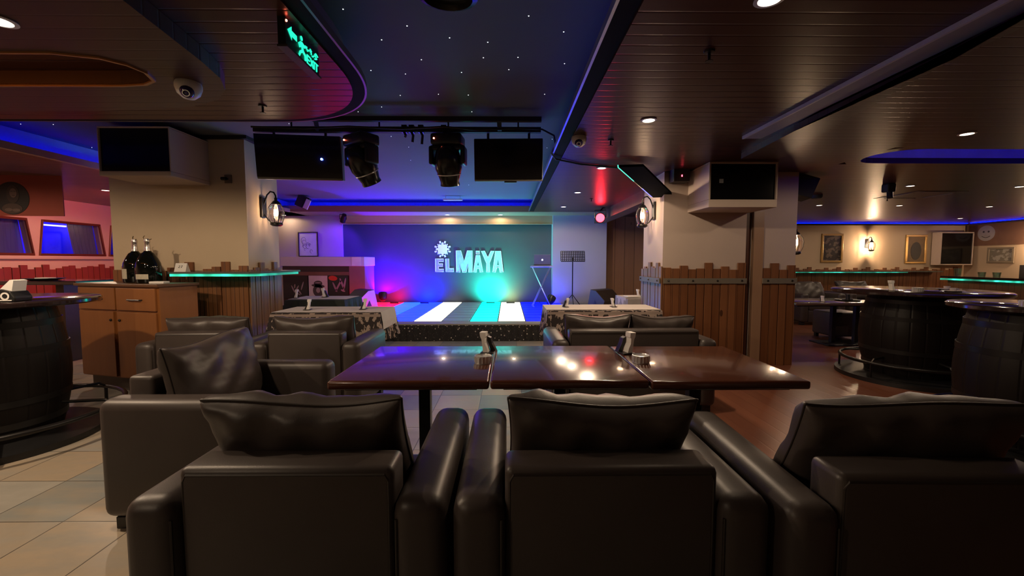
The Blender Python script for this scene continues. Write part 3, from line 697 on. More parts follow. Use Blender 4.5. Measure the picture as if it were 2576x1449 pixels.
def bottle(loc, rz, label, lz, lh, lw):
    t = thing('champagne_bottle', label, 'bottle', loc, rz, 'large champagne bottles')
    MB().lathe([(0, 0), (.10, 0), (.107, .01), (.107, .15), (.099, .20), (.078, .25), (.054, .295), (.036, .308), (.029, .32), (0, .32)], n=36).build('body', BOT, t, smooth=50)
    MB().lathe([(.028, .312), (.024, .36), (.021, .40), (.024, .405), (.024, .425), (.019, .44), (0, .445)], n=24).build('neck_foil', FOIL, t, smooth=50)
    MB().tube([(-.018, 0, .43), (-.035, 0, .455), (-.02, 0, .472)], .004, 5).tube([(.02, 0, .43), (.04, 0, .44)], .004, 5).build('wire', M('foil_dark', (.2, .15, .08), .4, .8), t)
    mb = MB(); n = 10; r = .1085; rows = []
    for z in (lz - lh / 2, lz + lh / 2):
        rows.append([mb.bm.verts.new((r * math.sin(a), -r * math.cos(a), z)) for a in (lw * (k / n - .5) for k in range(n + 1))])
    for k in range(n): mb.bm.faces.new((rows[0][k], rows[0][k + 1], rows[1][k + 1], rows[1][k]))
    mb.build('label', M('cream_label', (.50, .46, .36), .6, var=.25, vscale=60), t, smooth=60); return t
bottle(cabp(.50, .22, 1.078), -.5, 'big black bottle with a tall cream label, left of the pair on the sideboard', .09, .10, 1.0)
bottle(cabp(.735, .18, 1.078), .1, 'big black bottle with an oval cream label, right of the pair on the sideboard', .065, .05, 1.1)
o = MB().box((0, 0, .012), (.13, .09, .022), bev=.004).build('napkin_stack', WHITE); o.location = cabp(.985, .10, 1.078); o.rotation_euler = (0, 0, ang + .4); tag(o, 'stack of white napkins at the right end of the sideboard', 'napkins')

# bar shelf with teal led on left pillar
def strip_glow(name, col, s):
    t = NT(name); n = t.noise(t.coord(), 3.0, 2); t.set(Base_Color=col, Emission_Color=col)
    t.l(t.math('MULTIPLY', t.math('POWER', t.math('MULTIPLY', n, 1.9), 5.0), s), t.b.inputs['Emission Strength']); MATS[name] = t.m; return t.m
TEAL = strip_glow('teal_led', (.04, .75, .50), .8)
t = thing('bar_shelf', 'corner bar shelf with teal glowing underside around the left pillar', 'shelf', (-3.1, 4.6, 0))
shp = [(-3.52, 4.38), (-2.68, 4.38), (-2.60, 4.46), (-2.60, 5.3), (-2.835, 5.3), (-2.835, 4.664), (-3.52, 4.664)]
MB().prism(shp, 1.165, 1.185).build('top', M('acrylic_top', (.10, .12, .11), .15), t, world=True)
MB().prism([(-3.5, 4.39), (-2.69, 4.39), (-2.615, 4.47), (-2.615, 5.28), (-2.63, 5.28), (-2.63, 4.48), (-2.70, 4.405), (-3.5, 4.405)], 1.138, 1.164).build('led_strip', TEAL, t, world=True)
# number tent "27"
INK = M('ink', (.01, .01, .01), .6, var=0)
t = thing('table_number', 'white folded table number card reading 27 on the bar shelf', 'sign', (-3.43, 4.47, 1.185), .12)
MB().prism([(-.04, 0), (.045, 0), (.0, .09), (-.005, .09)], -.055, .055, Matrix.Rotation(PI / 2, 4, 'Z') @ Matrix.Rotation(PI / 2, 4, 'X')).build('card', WHITE, t)
mb = MB()
def strokes(mb, segs, sc, M4, r):
    for s in segs: mb.tube([M4 @ V((x * sc, 0, y * sc)) for x, y in s], r, 5)
MM = Matrix.Translation((-.02, -.0245, .042)) @ Matrix.Rotation(-.45, 4, 'X')
strokes(mb, [[(0, .9), (.3, 1), (.5, .75), (0, 0), (.55, 0)], [(.8, 1), (1.35, 1), (1.0, 0)]], .026, MM, .0028)
mb.build('number', INK, t)

# ------------------------------------------------------------------ TV boxes
def tvbox(loc, d, label, screen_inset, logo=False):
    """loc = front lower left corner; d = w, depth, h"""
    t = thing('tv_cabinet', label, 'television box', loc)
    w, dp, h = d; l, r, b, tp = screen_inset
    mb = MB(); mb.span((0, 0, 0), (w, dp, b)).span((0, 0, h - tp), (w, dp, h)).span((0, 0, b), (l, dp, h - tp)).span((w - r, 0, b), (w, dp, h - tp)).span((l, .08, b), (w - r, dp, h - tp))
    mb.build('housing', CREAM2, t, bevel=.006)
    s = MB().span((l, .02, b), (w - r, .08, h - tp)).build('screen', SCREEN, t)
    if logo: MB().span((l + .1, .018, b + .18), (l + .145, .02, b + .225)).build('sticker', M('grey_sticker', (.25, .26, .27), .5), s)
    return t
tvbox((-3.945, 4.165, 2.12), (.69, .535, .47), 'white boxed television jutting from the left pillar', (.012, .012, .045, .015))
tvbox((2.195, 4.64, 1.885), (.755, .545, .494), 'white boxed television jutting from the right pillar', (.02, .02, .085, .022), True)
tvbox((12.1, 11.72, 1.18), (.93, .26, .92), 'boxed television at the corner of the far wall', (.03, .03, .03, .03))

# ------------------------------------------------------------------ wall lanterns
LGLASS = glass('lantern_glass', (1, .93, .86), .1)
BULB = glow('warm_bulb', (1, .72, .48), 18)
def lantern(base, out, label, e=9):
    """base = wall point; out = direction (x,y) away from the wall"""
    rz = math.atan2(out[1], out[0])
    t = thing('wall_lantern', label, 'lamp', base, rz, 'black lantern wall lamps')
    MB().span((0, -.05, -.1), (.025, .05, .13)).build('back_plate', BLKMETAL, t, bevel=.004)
    MB().tube([(.02, 0, .05), (.06, 0, .16), (.10, 0, .20), (.14, 0, .19), (.16, 0, .15), (.16, 0, .12)], .009, 8).build('arm', BLKMETAL, t, smooth=60)
    MB().tube([(.02, 0, -.06), (.07, 0, -.13), (.13, 0, -.17), (.16, 0, -.17)], .008, 6).build('stay', BLKMETAL, t, smooth=60)
    MB().lathe([(0, .135), (.012, .13), (.018, .115), (.014, .10), (.034, .085), (.052, .06), (.056, .05), (0, .05)], c=(.16, 0, 0), n=24).build('cap', BLKMETAL, t, smooth=40)
    MB().lathe([(.045, .05), (.07, .01), (.08, -.04), (.074, -.10), (.055, -.16)], c=(.16, 0, 0), n=24).build('glass_shade', LGLASS, t, smooth=60)
    MB().lathe([(0, -.16), (.062, -.16), (.066, -.17), (.066, -.185), (.045, -.2), (0, -.205)], c=(.16, 0, 0), n=24).build('base_cup', BLKMETAL, t, smooth=40)
    for k in range(4):
        a = k * PI / 2 + PI / 4; c, s = math.cos(a), math.sin(a)
        MB().tube([(.16 + .054 * c, .054 * s, .05), (.16 + .079 * c, .079 * s, .01), (.16 + .09 * c, .09 * s, -.04), (.16 + .083 * c, .083 * s, -.1), (.16 + .062 * c, .062 * s, -.165)], .0045, 5).build('cage_bar', BLKMETAL, t)
    MB().sphere((.16, 0, -.045), .022, (1, 1, 1.9), n=14).build('bulb', BULB, t, smooth=80)
    p = V(base) + Matrix.Rotation(rz, 4, 'Z') @ V((.16, 0, -.045))
    lamp('lantern_light', 'POINT', p, e, (1, .70, .45), .03)
    return t
lantern((-2.87, 5.0, 1.905), (1, 0), 'black lantern lamp on side of the left pillar', 13)
lantern((1.904, 5.5, 1.93), (-1, 0), 'black lantern lamp on stage side of the right pillar', 13)
lantern((3.55, 5.43, 1.58), (1, 0), 'glowing lantern on the far side of right pillar', 60)
lantern((10.25, 12.0, 1.77), (0, -1), 'lantern glowing on the far tan wall between two pictures', 170)
lantern((13.1, 10.2, 1.77), (-1, 0), 'lantern beyond the right edge of the right side wall', 150)

# ------------------------------------------------------------------ pictures
def picture(c, w, h, face, label, frame_m, art, group='framed pictures', fw=.035):
    """face: 'y-' looks toward -y"""
    rz = 0 if face == 'y' else PI / 2 * (-1)
    t = thing('framed_picture', label, 'picture', c, rz, group)
    for a, b in (((-w / 2, -h / 2), (w / 2, -h / 2 + fw)), ((-w / 2, h / 2 - fw), (w / 2, h / 2)), ((-w / 2, -h / 2 + fw), (-w / 2 + fw, h / 2 - fw)), ((w / 2 - fw, -h / 2 + fw), (w / 2, h / 2 - fw))):
        MB().span((a[0], -.035, a[1]), (b[0], 0, b[1])).build('frame_side', frame_m, t, bevel=.008)
    pp = MB().span((-w / 2 + fw, -.015, -h / 2 + fw), (w / 2 - fw, -.004, h / 2 - fw)).build('print', art, t)
    return t, pp
def artm(name, c1, c2, sc=6):
    t = NT(name); co = t.coord(); n = t.noise(t.scaled(co, (1, 1, 1.3)), sc, 5)
    t.l(t.mix(t.math('GREATER_THAN', n, .52), c1, c2), t.b.inputs['Base Color']); t.set(Roughness=.35); return t.m
p, pp = picture((-4.86, 10.36, 1.70), .48, .60, 'y', 'dark framed line drawing on the pale wall left of stage', DARKW, M('drawing_paper', (.62, .58, .56), .6), fw=.022)
mb = MB()
for k in range(9):
    x = random.uniform(-.12, .12); z = random.uniform(-.2, .1); a = random.uniform(.02, .06)
    mb.tube([(x + a * math.cos(q), -.017, z + 1.3 * a * math.sin(q)) for q in (j * .55 for j in range(10))], .0025, 4)
mb.build('drawing', M('pencil', (.12, .10, .12), .7), pp)
picture((9.24, 11.995, 1.66), .62, .82, 'y', 'gilt framed dark picture left of the far lantern', BRASS, artm('art_a', (.03, .024, .02), (.13, .10, .075)), fw=.055)
picture((11.66, 11.995, 1.63), .60, .82, 'y', 'gilt framed picture with dark oval figure right of the far lantern', BRASS, M('art_ground', (.20, .12, .05), .5, var=.3), fw=.055)
o = MB().lathe([(0, 0), (.15, 0), (.15, .004), (0, .004)], n=32, m=Matrix.Rotation(PI / 2, 4, 'X') @ Matrix.Diagonal((1, 1.7, 1, 1)), c=(0, -.016, -.05)).build('figure', M('art_dark', (.012, .01, .009), .5))
o.parent = [q for q in bpy.data.objects if q.name.startswith('framed_picture')][-1]
picture((13.095, 11.1, 1.45), .62, .42, 'x', 'grey framed picture under the banner on the right wall', M('grey_frame', (.25, .2, .14), .5), artm('art_c', (.2, .18, .14), (.38, .35, .3)), fw=.05)
bpy.data.objects['framed_picture.003'].rotation_euler = (0, 0, -PI / 2)

# ------------------------------------------------------------------ posters + DJ booth
t = thing('dj_booth', 'low counter with pale slab top and posters on its front, left of the stage', 'counter', (-4.15, 9.85, 0))
MB().span((-5.08, 9.55, .273), (-3.58, 10.2, 1.18)).build('front', M('booth_dark', (.035, .014, .012), .6), t, world=True)
MB().span((-3.58, 9.53, .282), (-3.23, 10.2, 1.18)).build('end_pier', M('booth_pier', (.22, .09, .09), .65), t, world=True)
MB().span((-5.1, 9.5, 1.18), (-3.22, 10.25, 1.39)).build('slab_top', M('pale_slab', (.55, .50, .55), .6, var=.06), t, world=True, bevel=.01)
MB().span((-3.5, 9.485, 1.19), (-3.3, 9.5, 1.385)).build('pale_block', M('pale_block', (.7, .66, .66), .6), t, world=True)
MB().span((-5.08, 9.535, .97), (-3.58, 9.549, 1.05)).build('rail', M('booth_rail', (.16, .06, .04), .5), t, world=True)
def poster(x0, x1, z0, z1, col, label):
    t = thing('poster', label, 'poster', ((x0 + x1) / 2, 9.53, (z0 + z1) / 2), 0, 'posters on the booth front')
    MB().span((x0, 9.522, z0), (x1, 9.533, z1)).build('sheet', col, t, world=True); return t
def blobs(t, mat, items, name='design'):
    mb = MB()
    for x, z, a, b, r in items:
        mb.lathe([(0, 0), (1, 0), (1, .002), (0, .002)], n=20, m=Matrix.Rotation(r, 4, 'Y') @ Matrix.Diagonal((a, 1, b, 1)) @ Matrix.Rotation(PI / 2, 4, 'X'), c=(x, -.008, z))
    mb.build(name, mat, t)
t = poster(-5.06, -4.51, .45, .965, M('poster_black', (.012, .01, .012), .4), 'black poster with pale sketchy figures, leftmost on the booth')
blobs(t, M('poster_ink', (.30, .22, .24), .6), [(.02, -.05, .016, .1, .5), (.08, -.1, .015, .08, -.6), (-.06, -.04, .012, .09, -.4), (.15, .03, .014, .1, .3), (.05, -.15, .06, .012, .5), (-.02, .02, .012, .05, .1)])
t = poster(-4.49, -4.07, .45, .965, M('poster_white', (.58, .50, .50), .6), 'white poster with a dark hatted emblem, middle one on the booth')
blobs(t, M('poster_dark', (.05, .035, .04), .6), [(0, -.08, .12, .14, 0), (0, .03, .15, .035, .1), (0, .085, .095, .06, 0)]); blobs(t, M('poster_grey', (.32, .27, .26), .6), [(0, -.07, .045, .06, 0), (0, .1, .07, .012, .0)], 'design_detail')
for q in t.children:
    if q.name.startswith('design_detail'): q.location.y = -.003
t = poster(-4.05, -3.60, .45, .965, M('poster_black', (.01, .01, .01)), 'black poster with red patch and pale feathered shapes, rightmost on the booth')
blobs(t, M('poster_red', (.55, .02, .015), .5), [(-.12, .2, .10, .055, .1)], 'red_patch'); blobs(t, M('poster_mauve', (.30, .20, .25), .6), [(.0, .03, .02, .15, .5), (.08, .08, .022, .13, -.35), (.14, .06, .02, .15, .2), (-.08, .0, .02, .12, -.4), (.1, -.08, .05, .02, .4)])

# ------------------------------------------------------------------ STAGE
t = thing('stage', 'low stage with coloured light panel floor and glittering black skirt', 'stage', (-.6, 8.4, 0))
MB().span((-3.51, 6.80, 0), (2.4, 10.11, .272)).span((-3.51, 10.11, 0), (1.06, 10.39, .272)).span((-5.2, 9.2, 0), (-3.51, 10.35, .272)).build('platform', MATTE, t, world=True)
MB().span((-3.51, 6.77, .25), (2.4, 7.07, .281)).span((1.255, 7.07, .25), (2.4, 10.11, .279)).build('edge_trim', M('stage_edge', (.30, .29, .26), .45), t, world=True)
def skirt_mat():
    q = NT('glitter_skirt'); co = q.coord()
    vo = q.n('ShaderNodeTexVoronoi'); vo.inputs['Scale'].default_value = 17; q.l(q.scaled(co, (1, 1, .9)), vo.inputs['Vector'])
    vo2 = q.n('ShaderNodeTexVoronoi'); vo2.inputs['Scale'].default_value = 60; q.l(q.scaled(co, (1, 1, .3)), vo2.inputs['Vector'])
    d1 = q.math('LESS_THAN', vo.outputs['Distance'], .17); d2 = q.math('LESS_THAN', vo2.outputs['Distance'], .2)
    c = q.mix(d1, (.012, .011, .012), (.55, .50, .45)); c = q.mix(q.math('MULTIPLY', d2, .22), c, (.45, .36, .32))
    q.l(c, q.b.inputs['Base Color']); q.set(Roughness=.5); return q.m
mb = MB(); n = 260; rows = [[], []]
for k in range(n + 1):
    x = -3.5 + 5.88 * k / n; y = 6.765 - .008 * math.sin(k * 1.3)
    rows[0].append(mb.bm.verts.new((x, y, .005))); rows[1].append(mb.bm.verts.new((x, y, .262)))
for k in range(n): mb.bm.faces.new((rows[0][k], rows[0][k + 1], rows[1][k + 1], rows[1][k]))
mb.build('skirt', skirt_mat(), t, world=True, smooth=60)
cw = .476; PX0 = -.176; py0, py1 = 7.09, 10.36; nr = 8
E = 1.0
cols = {-7: ('led_red', (1, .004, .02), 5), -6: ('led_red', (1, .004, .02), 5), -5: ('led_sky', (.004, .022, 1), 11), -4: ('led_blue', (.003, .010, 1), 11), -3: ('led_white', (1, .98, .80), 2.0), -2: ('led_grey', (.10, .13, .16), .6), -1: ('led_teal', (.0, .85, .66), 9), 0: ('led_white', (1, .98, .80), 2.0), 1: ('led_deep', (.0, .002, 1), 5), 2: ('led_deep', (.0, .002, 1), 5)}
rh = (py1 - py0) / nr
pm = {}
for k, (nm, c, s) in cols.items():
    for r in range(nr):
        x0 = PX0 + cw * k; x1 = min(x0 + cw, 1.252)
        key = (nm, round(x1 - x0, 3))
        if key not in pm:
            o = MB().span((-(x1 - x0) / 2 + .012, -rh / 2 + .024, 0), ((x1 - x0) / 2 - .012, rh / 2 - .024, .01)).build('floor_panel', glow(nm, c, s * E), t)
            o['label'] = {'led_red': 'red', 'led_sky': 'sky blue', 'led_blue': 'blue', 'led_white': 'white', 'led_grey': 'dim grey', 'led_teal': 'turquoise', 'led_deep': 'deep blue'}[nm] + ' light panel'
            pm[key] = o
        else:
            o = pm[key].copy(); COL.objects.link(o); o.parent = t
        o.location = V(((x0 + x1) / 2, py0 + rh * (r + .5), .272)) - V(t.location)

# wall sign EL MAYA with emblem
SIGN = M('sign_white', (.40, .42, .44), .6, var=.35, vscale=14); SIGNE = M('sign_edge', (1.0, 1.0, 1.0), .5, var=.0)
sc = 10.392 / F
t = thing('wall_lettering', 'white EL MAYA lettering with sun emblem on the black stage wall', 'sign', (-.99, 10.395, 1.3))
o0 = ony(1060, 590, 10.39); o1 = ony(1290, 700, 10.39)
def wp(x, y): return (o0.x + (o1.x - o0.x) * x / 2576, o0.z + (o1.z - o0.z) * y / 1232)
L_ = {
 'letter_e': [[(385, 680), (615, 680), (615, 760), (478, 760), (478, 820), (590, 820), (590, 895), (478, 895), (478, 970), (615, 970), (615, 1045), (385, 1045)]],
 'letter_l': [[(672, 680), (765, 680), (770, 950), (900, 950), (900, 1045), (680, 1045)]],
 'letter_m': [[(972, 450), (1105, 450), (1200, 760), (1290, 450), (1425, 450), (1425, 1060), (1325, 1060), (1315, 850), (1250, 1060), (1150, 1060), (1090, 860), (1080, 1060), (980, 1060)]],
 'letter_a': [[(1535, 460), (1635, 460), (1635, 545), (1535, 545)], [(1535, 580), (1640, 580), (1728, 1060), (1640, 1060), (1628, 955), (1555, 955), (1540, 1060), (1460, 1060)]],
 'letter_y': [[(1685, 460), (1780, 460), (1870, 640), (1955, 460), (2045, 460), (1915, 800), (1920, 1060), (1830, 1060), (1830, 800)]],
 'letter_a2': [[(2085, 465), (2235, 465), (2305, 1060), (2215, 1060), (2190, 930), (2120, 930), (2085, 1060), (2005, 1060)]]}
for nm, polys in L_.items():
    mb = MB(); me = MB()
    for P in polys:
        Q = [wp(x, y) for x, y in P]
        mb.prism(Q, -.004, .004, Matrix.Translation((0, 10.392, 0)) @ Matrix.Rotation(PI / 2, 4, 'X'))
        me.tube([(x, 10.386, z) for x, z in Q], .0075, 4, closed=True)
    b = mb.build(nm.replace('2', ''), SIGN, t, world=True)
    e = me.build('outline', SIGNE, b); e.location = -V(t.location)
for nm, P in (('counter', [(1595, 770), (1620, 870), (1565, 870)]), ('counter', [(2155, 700), (2185, 860), (2130, 860)])):
    Q = [wp(x, y) for x, y in P]
    MB().prism(Q, -.005, .005, Matrix.Translation((0, 10.3895, 0)) @ Matrix.Rotation(PI / 2, 4, 'X')).build('letter_hole', STAGEW, t, world=True)
cx, cz = 592, 410; pts = []
mb = MB(); P = []
for k in range(32):
    a = 2 * PI * k / 32; r = 165 + (25 if k % 8 == 0 else 0) - (18 if k % 8 == 4 else 0) + (12 if k % 2 == 0 else 0); P.append((cx + r * math.sin(a), cz - r * math.cos(a)))
mb.prism([wp(*p) for p in P], -.005, .005, Matrix.Translation((0, 10.392, 0)) @ Matrix.Rotation(PI / 2, 4, 'X'))
for k in range(4):
    for s in (-1, 1):
        a = k * PI / 2 + s * .33; d = (math.sin(a), -math.cos(a)); nx = (-d[1], d[0])
        q = [(cx + d[0] * r + nx[0] * w, cz + d[1] * r + nx[1] * w) for r, w in ((140, 20), (232, 26), (240, 0), (232, -26), (140, -20))]
        mb.prism([wp(*p) for p in q], -.005, .005, Matrix.Translation((0, 10.392, 0)) @ Matrix.Rotation(PI / 2, 4, 'X'))
for k in range(4):
    a = k * PI / 2 + PI / 4; x, y = cx + 182 * math.sin(a), cz - 182 * math.cos(a)
    q = [(x + 20 * math.cos(j * PI / 5), y + 20 * math.sin(j * PI / 5)) for j in range(10)]
    mb.prism([wp(*p) for p in q], -.005, .005, Matrix.Translation((0, 10.392, 0)) @ Matrix.Rotation(PI / 2, 4, 'X'))
mb.build('sun_emblem', M('emblem_white', (1.0, .98, .98), .6, var=.03), t, world=True)

# wedge monitors, stands, laptop, par lights
def wedge(loc, rz, label, side_m, back_m):
    t = thing('stage_monitor', label, 'loudspeaker', loc, rz, 'wedge stage monitors')
    prof = [(-.19, 0), (.21, 0), (.12, .42), (-.02, .40), (-.25, .20)]
    R = Matrix.Rotation(PI / 2, 4, 'Z') @ Matrix.Rotation(PI / 2, 4, 'X')
    MB().prism(prof, -.29, .29, R).build('cabinet', back_m, t, bevel=.006)
    for s in (-1, 1):
        e = MB().prism([(x * .97, z * .97 + .006) for x, z in prof], s * .29 - .004, s * .29 + .004, R).build('side_panel', side_m, t)
        MB().prism([(-.06, .08), (.05, .08), (.0, .2)], s * .296 - .003, s * .296 + .003, R).build('grip', BLACK, e)
    return t
wedge((-3.08, 8.9, .281), -.75, 'black wedge monitor with lavender light painted on its side on the left of the stage', M('lavender_light_side', (.42, .36, .46), .6), M('monitor_black', (.02, .022, .024), .5))  # lavender light on the side panels is put into their colour
wedge((2.03, 8.9, .281), .7, 'black wedge monitor on right of the stage before the grey wall', M('monitor_teal', (.05, .06, .065), .5), M('monitor_brown', (.03, .02, .016), .5))
o = MB().box((0, 0, .14), (.34, .3, .28), bev=.01).build('red_case', RED); o.location = (-3.5, 8.6, .272); tag(o, 'red case beside the left wedge monitor', 'case')
bpy.data.objects['red_case'].location = (-3.2, 8.3, .281)
o = MB().box((0, 0, .12), (.3, .3, .24), bev=.02).build('pink_bag', M('pink_fabric', (.42, .18, .3), .8, bump=.3, bscale=12)); o.location = (-3.34 - .33, 8.5, 0); o.location = (-3.72, 8.4, 0); o.scale = (1, 1, 2.1); tag(o, 'pinkish bag left of the red case', 'bag')
t = thing('music_stand', 'black music stand with perforated desk before the grey wall', 'music stand', (1.41, 9.2, .281))
mb = MB(); w, h = .52, .22
R = Matrix.Translation((0, 0, 1.12)) @ Matrix.Rotation(-.3, 4, 'X')
def gridplate(mb, w, h, nx, ny, bar):
    for i in range(nx + 1): mb.box((-w / 2 + w * i / nx, 0, 0), (bar, .004, h))
    for j in range(ny + 1): mb.box((0, 0, -h / 2 + h * j / ny), (w, .004, bar))
gridplate(mb, w, h, 13, 6, .016); bmesh.ops.transform(mb.bm, matrix=R, verts=mb.bm.verts); mb.build('desk', BLKMETAL, t)
MB().box((0, -.06, 1.0), (w, .05, .01)).build('ledge', BLKMETAL, t)
MB().cyl((0, 0, .2), (0, 0, 1.1), .012).build('pole', BLKMETAL, t)
for k in range(3):
    a = k * 2 * PI / 3 + .5; MB().tube([(0, 0, .28), (.24 * math.cos(a), .24 * math.sin(a), .01)], .009, 6).build('leg', BLKMETAL, t)
t = thing('laptop_stand', 'x shaped folding stand holding a laptop at the right of the stage wall', 'stand', (.74, 9.35, .281))
for s in (-1, 1):
    MB().cyl((-.2 * s, -.1, .01), (.2 * s, -.1, .88), .007).cyl((-.2 * s, .12, .01), (.2 * s, .12, .88), .007).build('leg', STEEL, t)
MB().cyl((-.24, -.1, .885), (.24, -.1, .885), .011).cyl((-.24, .12, .885), (.24, .12, .885), .011).build('top_bar', STEEL, t)
MB().cyl((-.17, -.14, .01), (-.17, .16, .01), .011).cyl((.17, -.14, .01), (.17, .16, .01), .011).build('foot_bar', STEEL, t)
MB().box((0, .01, .905), (.46, .30, .015)).build('tray', M('tray_grey', (.3, .3, .31), .4), t)
t = thing('laptop', 'open laptop on the x shaped stand, lid back facing us', 'laptop', (.75, 9.36, .281 + .9135))
MB().box((0, .02, .012), (.36, .25, .02), bev=.004).build('keyboard_base', BLACK, t)
l = MB().box((0, -.11, .125), (.36, .012, .23), rx=.12, bev=.004).build('lid', M('laptop_lid', (.16, .16, .2), .35, .5), t)
MB().lathe([(0, 0), (.018, 0), (.018, .002), (0, .002)], n=16, m=Matrix.Rotation(PI / 2, 4, 'X'), c=(0, -.118, .125)).build('glow_badge', glow('badge_white', (.8, .85, 1), 3), l)
def par(loc, aim, label, col, lens_s, power, spot, r=.10, name='par_light', hang=True):
    t = thing(name, label, 'stage light', loc, 0, 'par stage lights')
    d = (V(aim) - V(loc)).normalized(); q = d.to_track_quat('Z', 'Y').to_matrix().to_4x4()
    MB().lathe([(0, -.14), (.05, -.14), (r * .8, -.10), (r, -.02), (r, .06), (r - .012, .06), (r - .012, .0), (0, .0)], n=28, m=q).build('can', BLKMETAL, t, smooth=40)
    MB().lathe([(0, .035), (r * .5, .03), (r - .014, .01), (r - .014, .002), (0, .002)], n=28, m=q).build('lens', glow('lens_' + label[:8], col, lens_s), t, smooth=60)
    if hang:
        MB().tube([(q @ V((r + .01, 0, 0))), (q @ V((r + .01, 0, 0))) + V((0, 0, r + .05)), (q @ V((-r - .01, 0, 0))) + V((0, 0, r + .05)), (q @ V((-r - .01, 0, 0)))], .009, 6).build('yoke', BLKMETAL, t)
    lamp(name + '_beam', 'SPOT', V(loc) + d * .075, power, col, .05, spot, .6, aim=V(loc) + d * 2)
    return t
t = par((1.87, 8.6, 2.17), (.8, 4.0, 1.4), 'red stage light hanging at the end of the boxed beam', (1, .015, .025), 24, 14, 70)
MB().tube([(.0, 0, .14), (.06, .05, .2), (.12, .1, .21)], .012, 6).build('clamp', BLKMETAL, t)
par((-3.02, 10.16, .47), (-3.1, 10.4, 1.1), 'blue uplight at the foot of the stage wall beside the booth', (.02, .0, 1), 8, 800, 165, name='uplight', hang=False)
par((1.0, 9.75, .41), (1.3, 10.12, .9), 'blue uplight at the foot of the grey wall', (.01, .05, 1), 8, 16, 110, name='uplight', hang=False)

for x, c, e, nm in ((-2.72, (1, .0, .10), 14, 'red'), (-2.0, (.0, .01, 1), 110, 'blue'), (-.42, (.0, .95, .70), 140, 'turquoise'), (.06, (.75, .8, .25), 10, 'yellow')):
    t = thing('footlight', 'small black added bar with %s light at the foot of the stage wall' % nm, 'stage light', (x, 10.08, .283), 0, 'added stage wall lights')  # added bars, strengthen the panel colours glowing on the stage wall
    MB().span((-.10, -.03, 0), (.10, -.022, .03)).span((-.10, -.03, 0), (.10, .025, .006)).build('housing', BLACK, t)
    MB().span((-.09, -.02, .007), (.09, .02, .014)).build('lens', glow('foot_' + nm, c, 6), t)
    lamp('footlight_beam', 'SPOT', (x, 10.08, .33), e * 3, c, .06, 150, 1.0, aim=(x, 10.40, .75))
par((-3.72, 9.62, 2.23), (-4.25, 10.36, 1.45), 'small blue stage light hung from the beam by the framed drawing', (.10, .01, 1), 5, 75, 95, r=.06, name='par_light')  # added lamp, colours the pale wall and slab blue
# ------------------------------------------------------------------ truss, moving heads, televisions
t = thing('lighting_truss', 'black horizontal lighting frame hanging from the night sky ceiling', 'truss', (-1.0, 4.2, 2.57))
MB().span((-2.46, 4.175, 2.545), (.32, 4.225, 2.595)).build('front_bar', MATTE, t, world=True)
MB().span((-1.75, 3.85, 2.545), (.3, 3.89, 2.585)).build('rear_bar', MATTE, t, world=True)
mb = MB().span((-.1, 3.87, 2.55), (-.06, 4.2, 2.585)); mb.build('cross_bar', MATTE, t, world=True)
MB().tube([(-1.72, 3.87, 2.565), (-1.85, 4.2, 2.565)], .02, 6).build('cross_bar', MATTE, t, world=True)
for x in (-2.1, -1.25, -.58, .1): MB().cyl((x, 4.2, 2.59), (x, 4.2, ZS), .008).build('hanger', MATTE, t, world=True)
for x, L in ((-.93, .1), (-.84, .12), (-.62, .06), (-1.0, .05)):
    MB().box((x, 4.18, 2.57), (.05, .06, .07)).tube([(x, 4.15, 2.54), (x + .02, 4.14, 2.5), (x + .01, 4.15, 2.54 - L)], .012, 6).build('clamp', BLKMETAL, t, world=True)
tag(MB().tube([(-2.4, 4.05, 2.55), (-1.9, 4.05, 2.535), (-1.5, 4.05, 2.555), (-1.0, 4.05, 2.535), (-.6, 4.05, 2.555), (-.3, 4.06, 2.53), (.1, 4.07, 2.55), (.33, 4.17, 2.57), (.45, 4.2, 2.52), (.47, 4.23, 2.44), (.44, 4.35, 2.39), (.5, 4.5, 2.365), (.8, 4.75, 2.37), (1.3, 4.95, 2.37), (1.55, 5.0, 2.37), (1.6, 5.1, 2.3)], .009, 6).build('cable', MATTE, smooth=60), 'black cable running along the frame and across the right ceiling', 'cable')
def moving_head(loc, label, yaw, tilt, group='moving head stage lights'):
    t = thing('moving_head', label, 'stage light', loc, yaw, group)
    MB().box((0, 0, -.075), (.30, .22, .11), bev=.025).box((0, 0, -.01), (.08, .08, .04)).build('base', BLACK, t, smooth=50)
    y = MB().box((0, 0, -.15), (.32, .14, .05), bev=.015)
    for s in (-1, 1): y.box((s * .155, 0, -.22), (.045, .15, .18), bev=.02)
    y.build('yoke', BLACK, t, smooth=50)
    m = Matrix.Translation((0, 0, -.27)) @ Matrix.Rotation(tilt, 4, 'X') @ Matrix.Rotation(PI, 4, 'X') @ Matrix.Scale(1.15, 4)
    h = MB().lathe([(0, -.13), (.06, -.13), (.095, -.09), (.115, -.02), (.115, .06), (.10, .10), (.08, .17), (.085, .2), (.07, .205), (.066, .19), (0, .19)], n=20, m=m).build('head', M('head_gloss', (.012, .012, .013), .22), t, smooth=35)
    ring = MB().lathe([(.101, .10), (.104, .10), (.104, .108), (.099, .108)], n=20, m=m).build('trim_ring', CHROME, h, smooth=40)
    MB().sphere((-.11, -.112, -.075), .008, n=8).build('status_led', glow('led_dot_red', (1, .15, .08), 30), t)
    return t
moving_head((-1.43, 4.2, 2.54), 'black moving head light on the left of the frame', -.6, .55)
moving_head((-.585, 4.2, 2.54), 'black moving head light near the centre of the frame', -.1, .35)
moving_head((-.19, 1.40, ZS), 'black moving head light cut by the top edge of the photo', .2, .1)
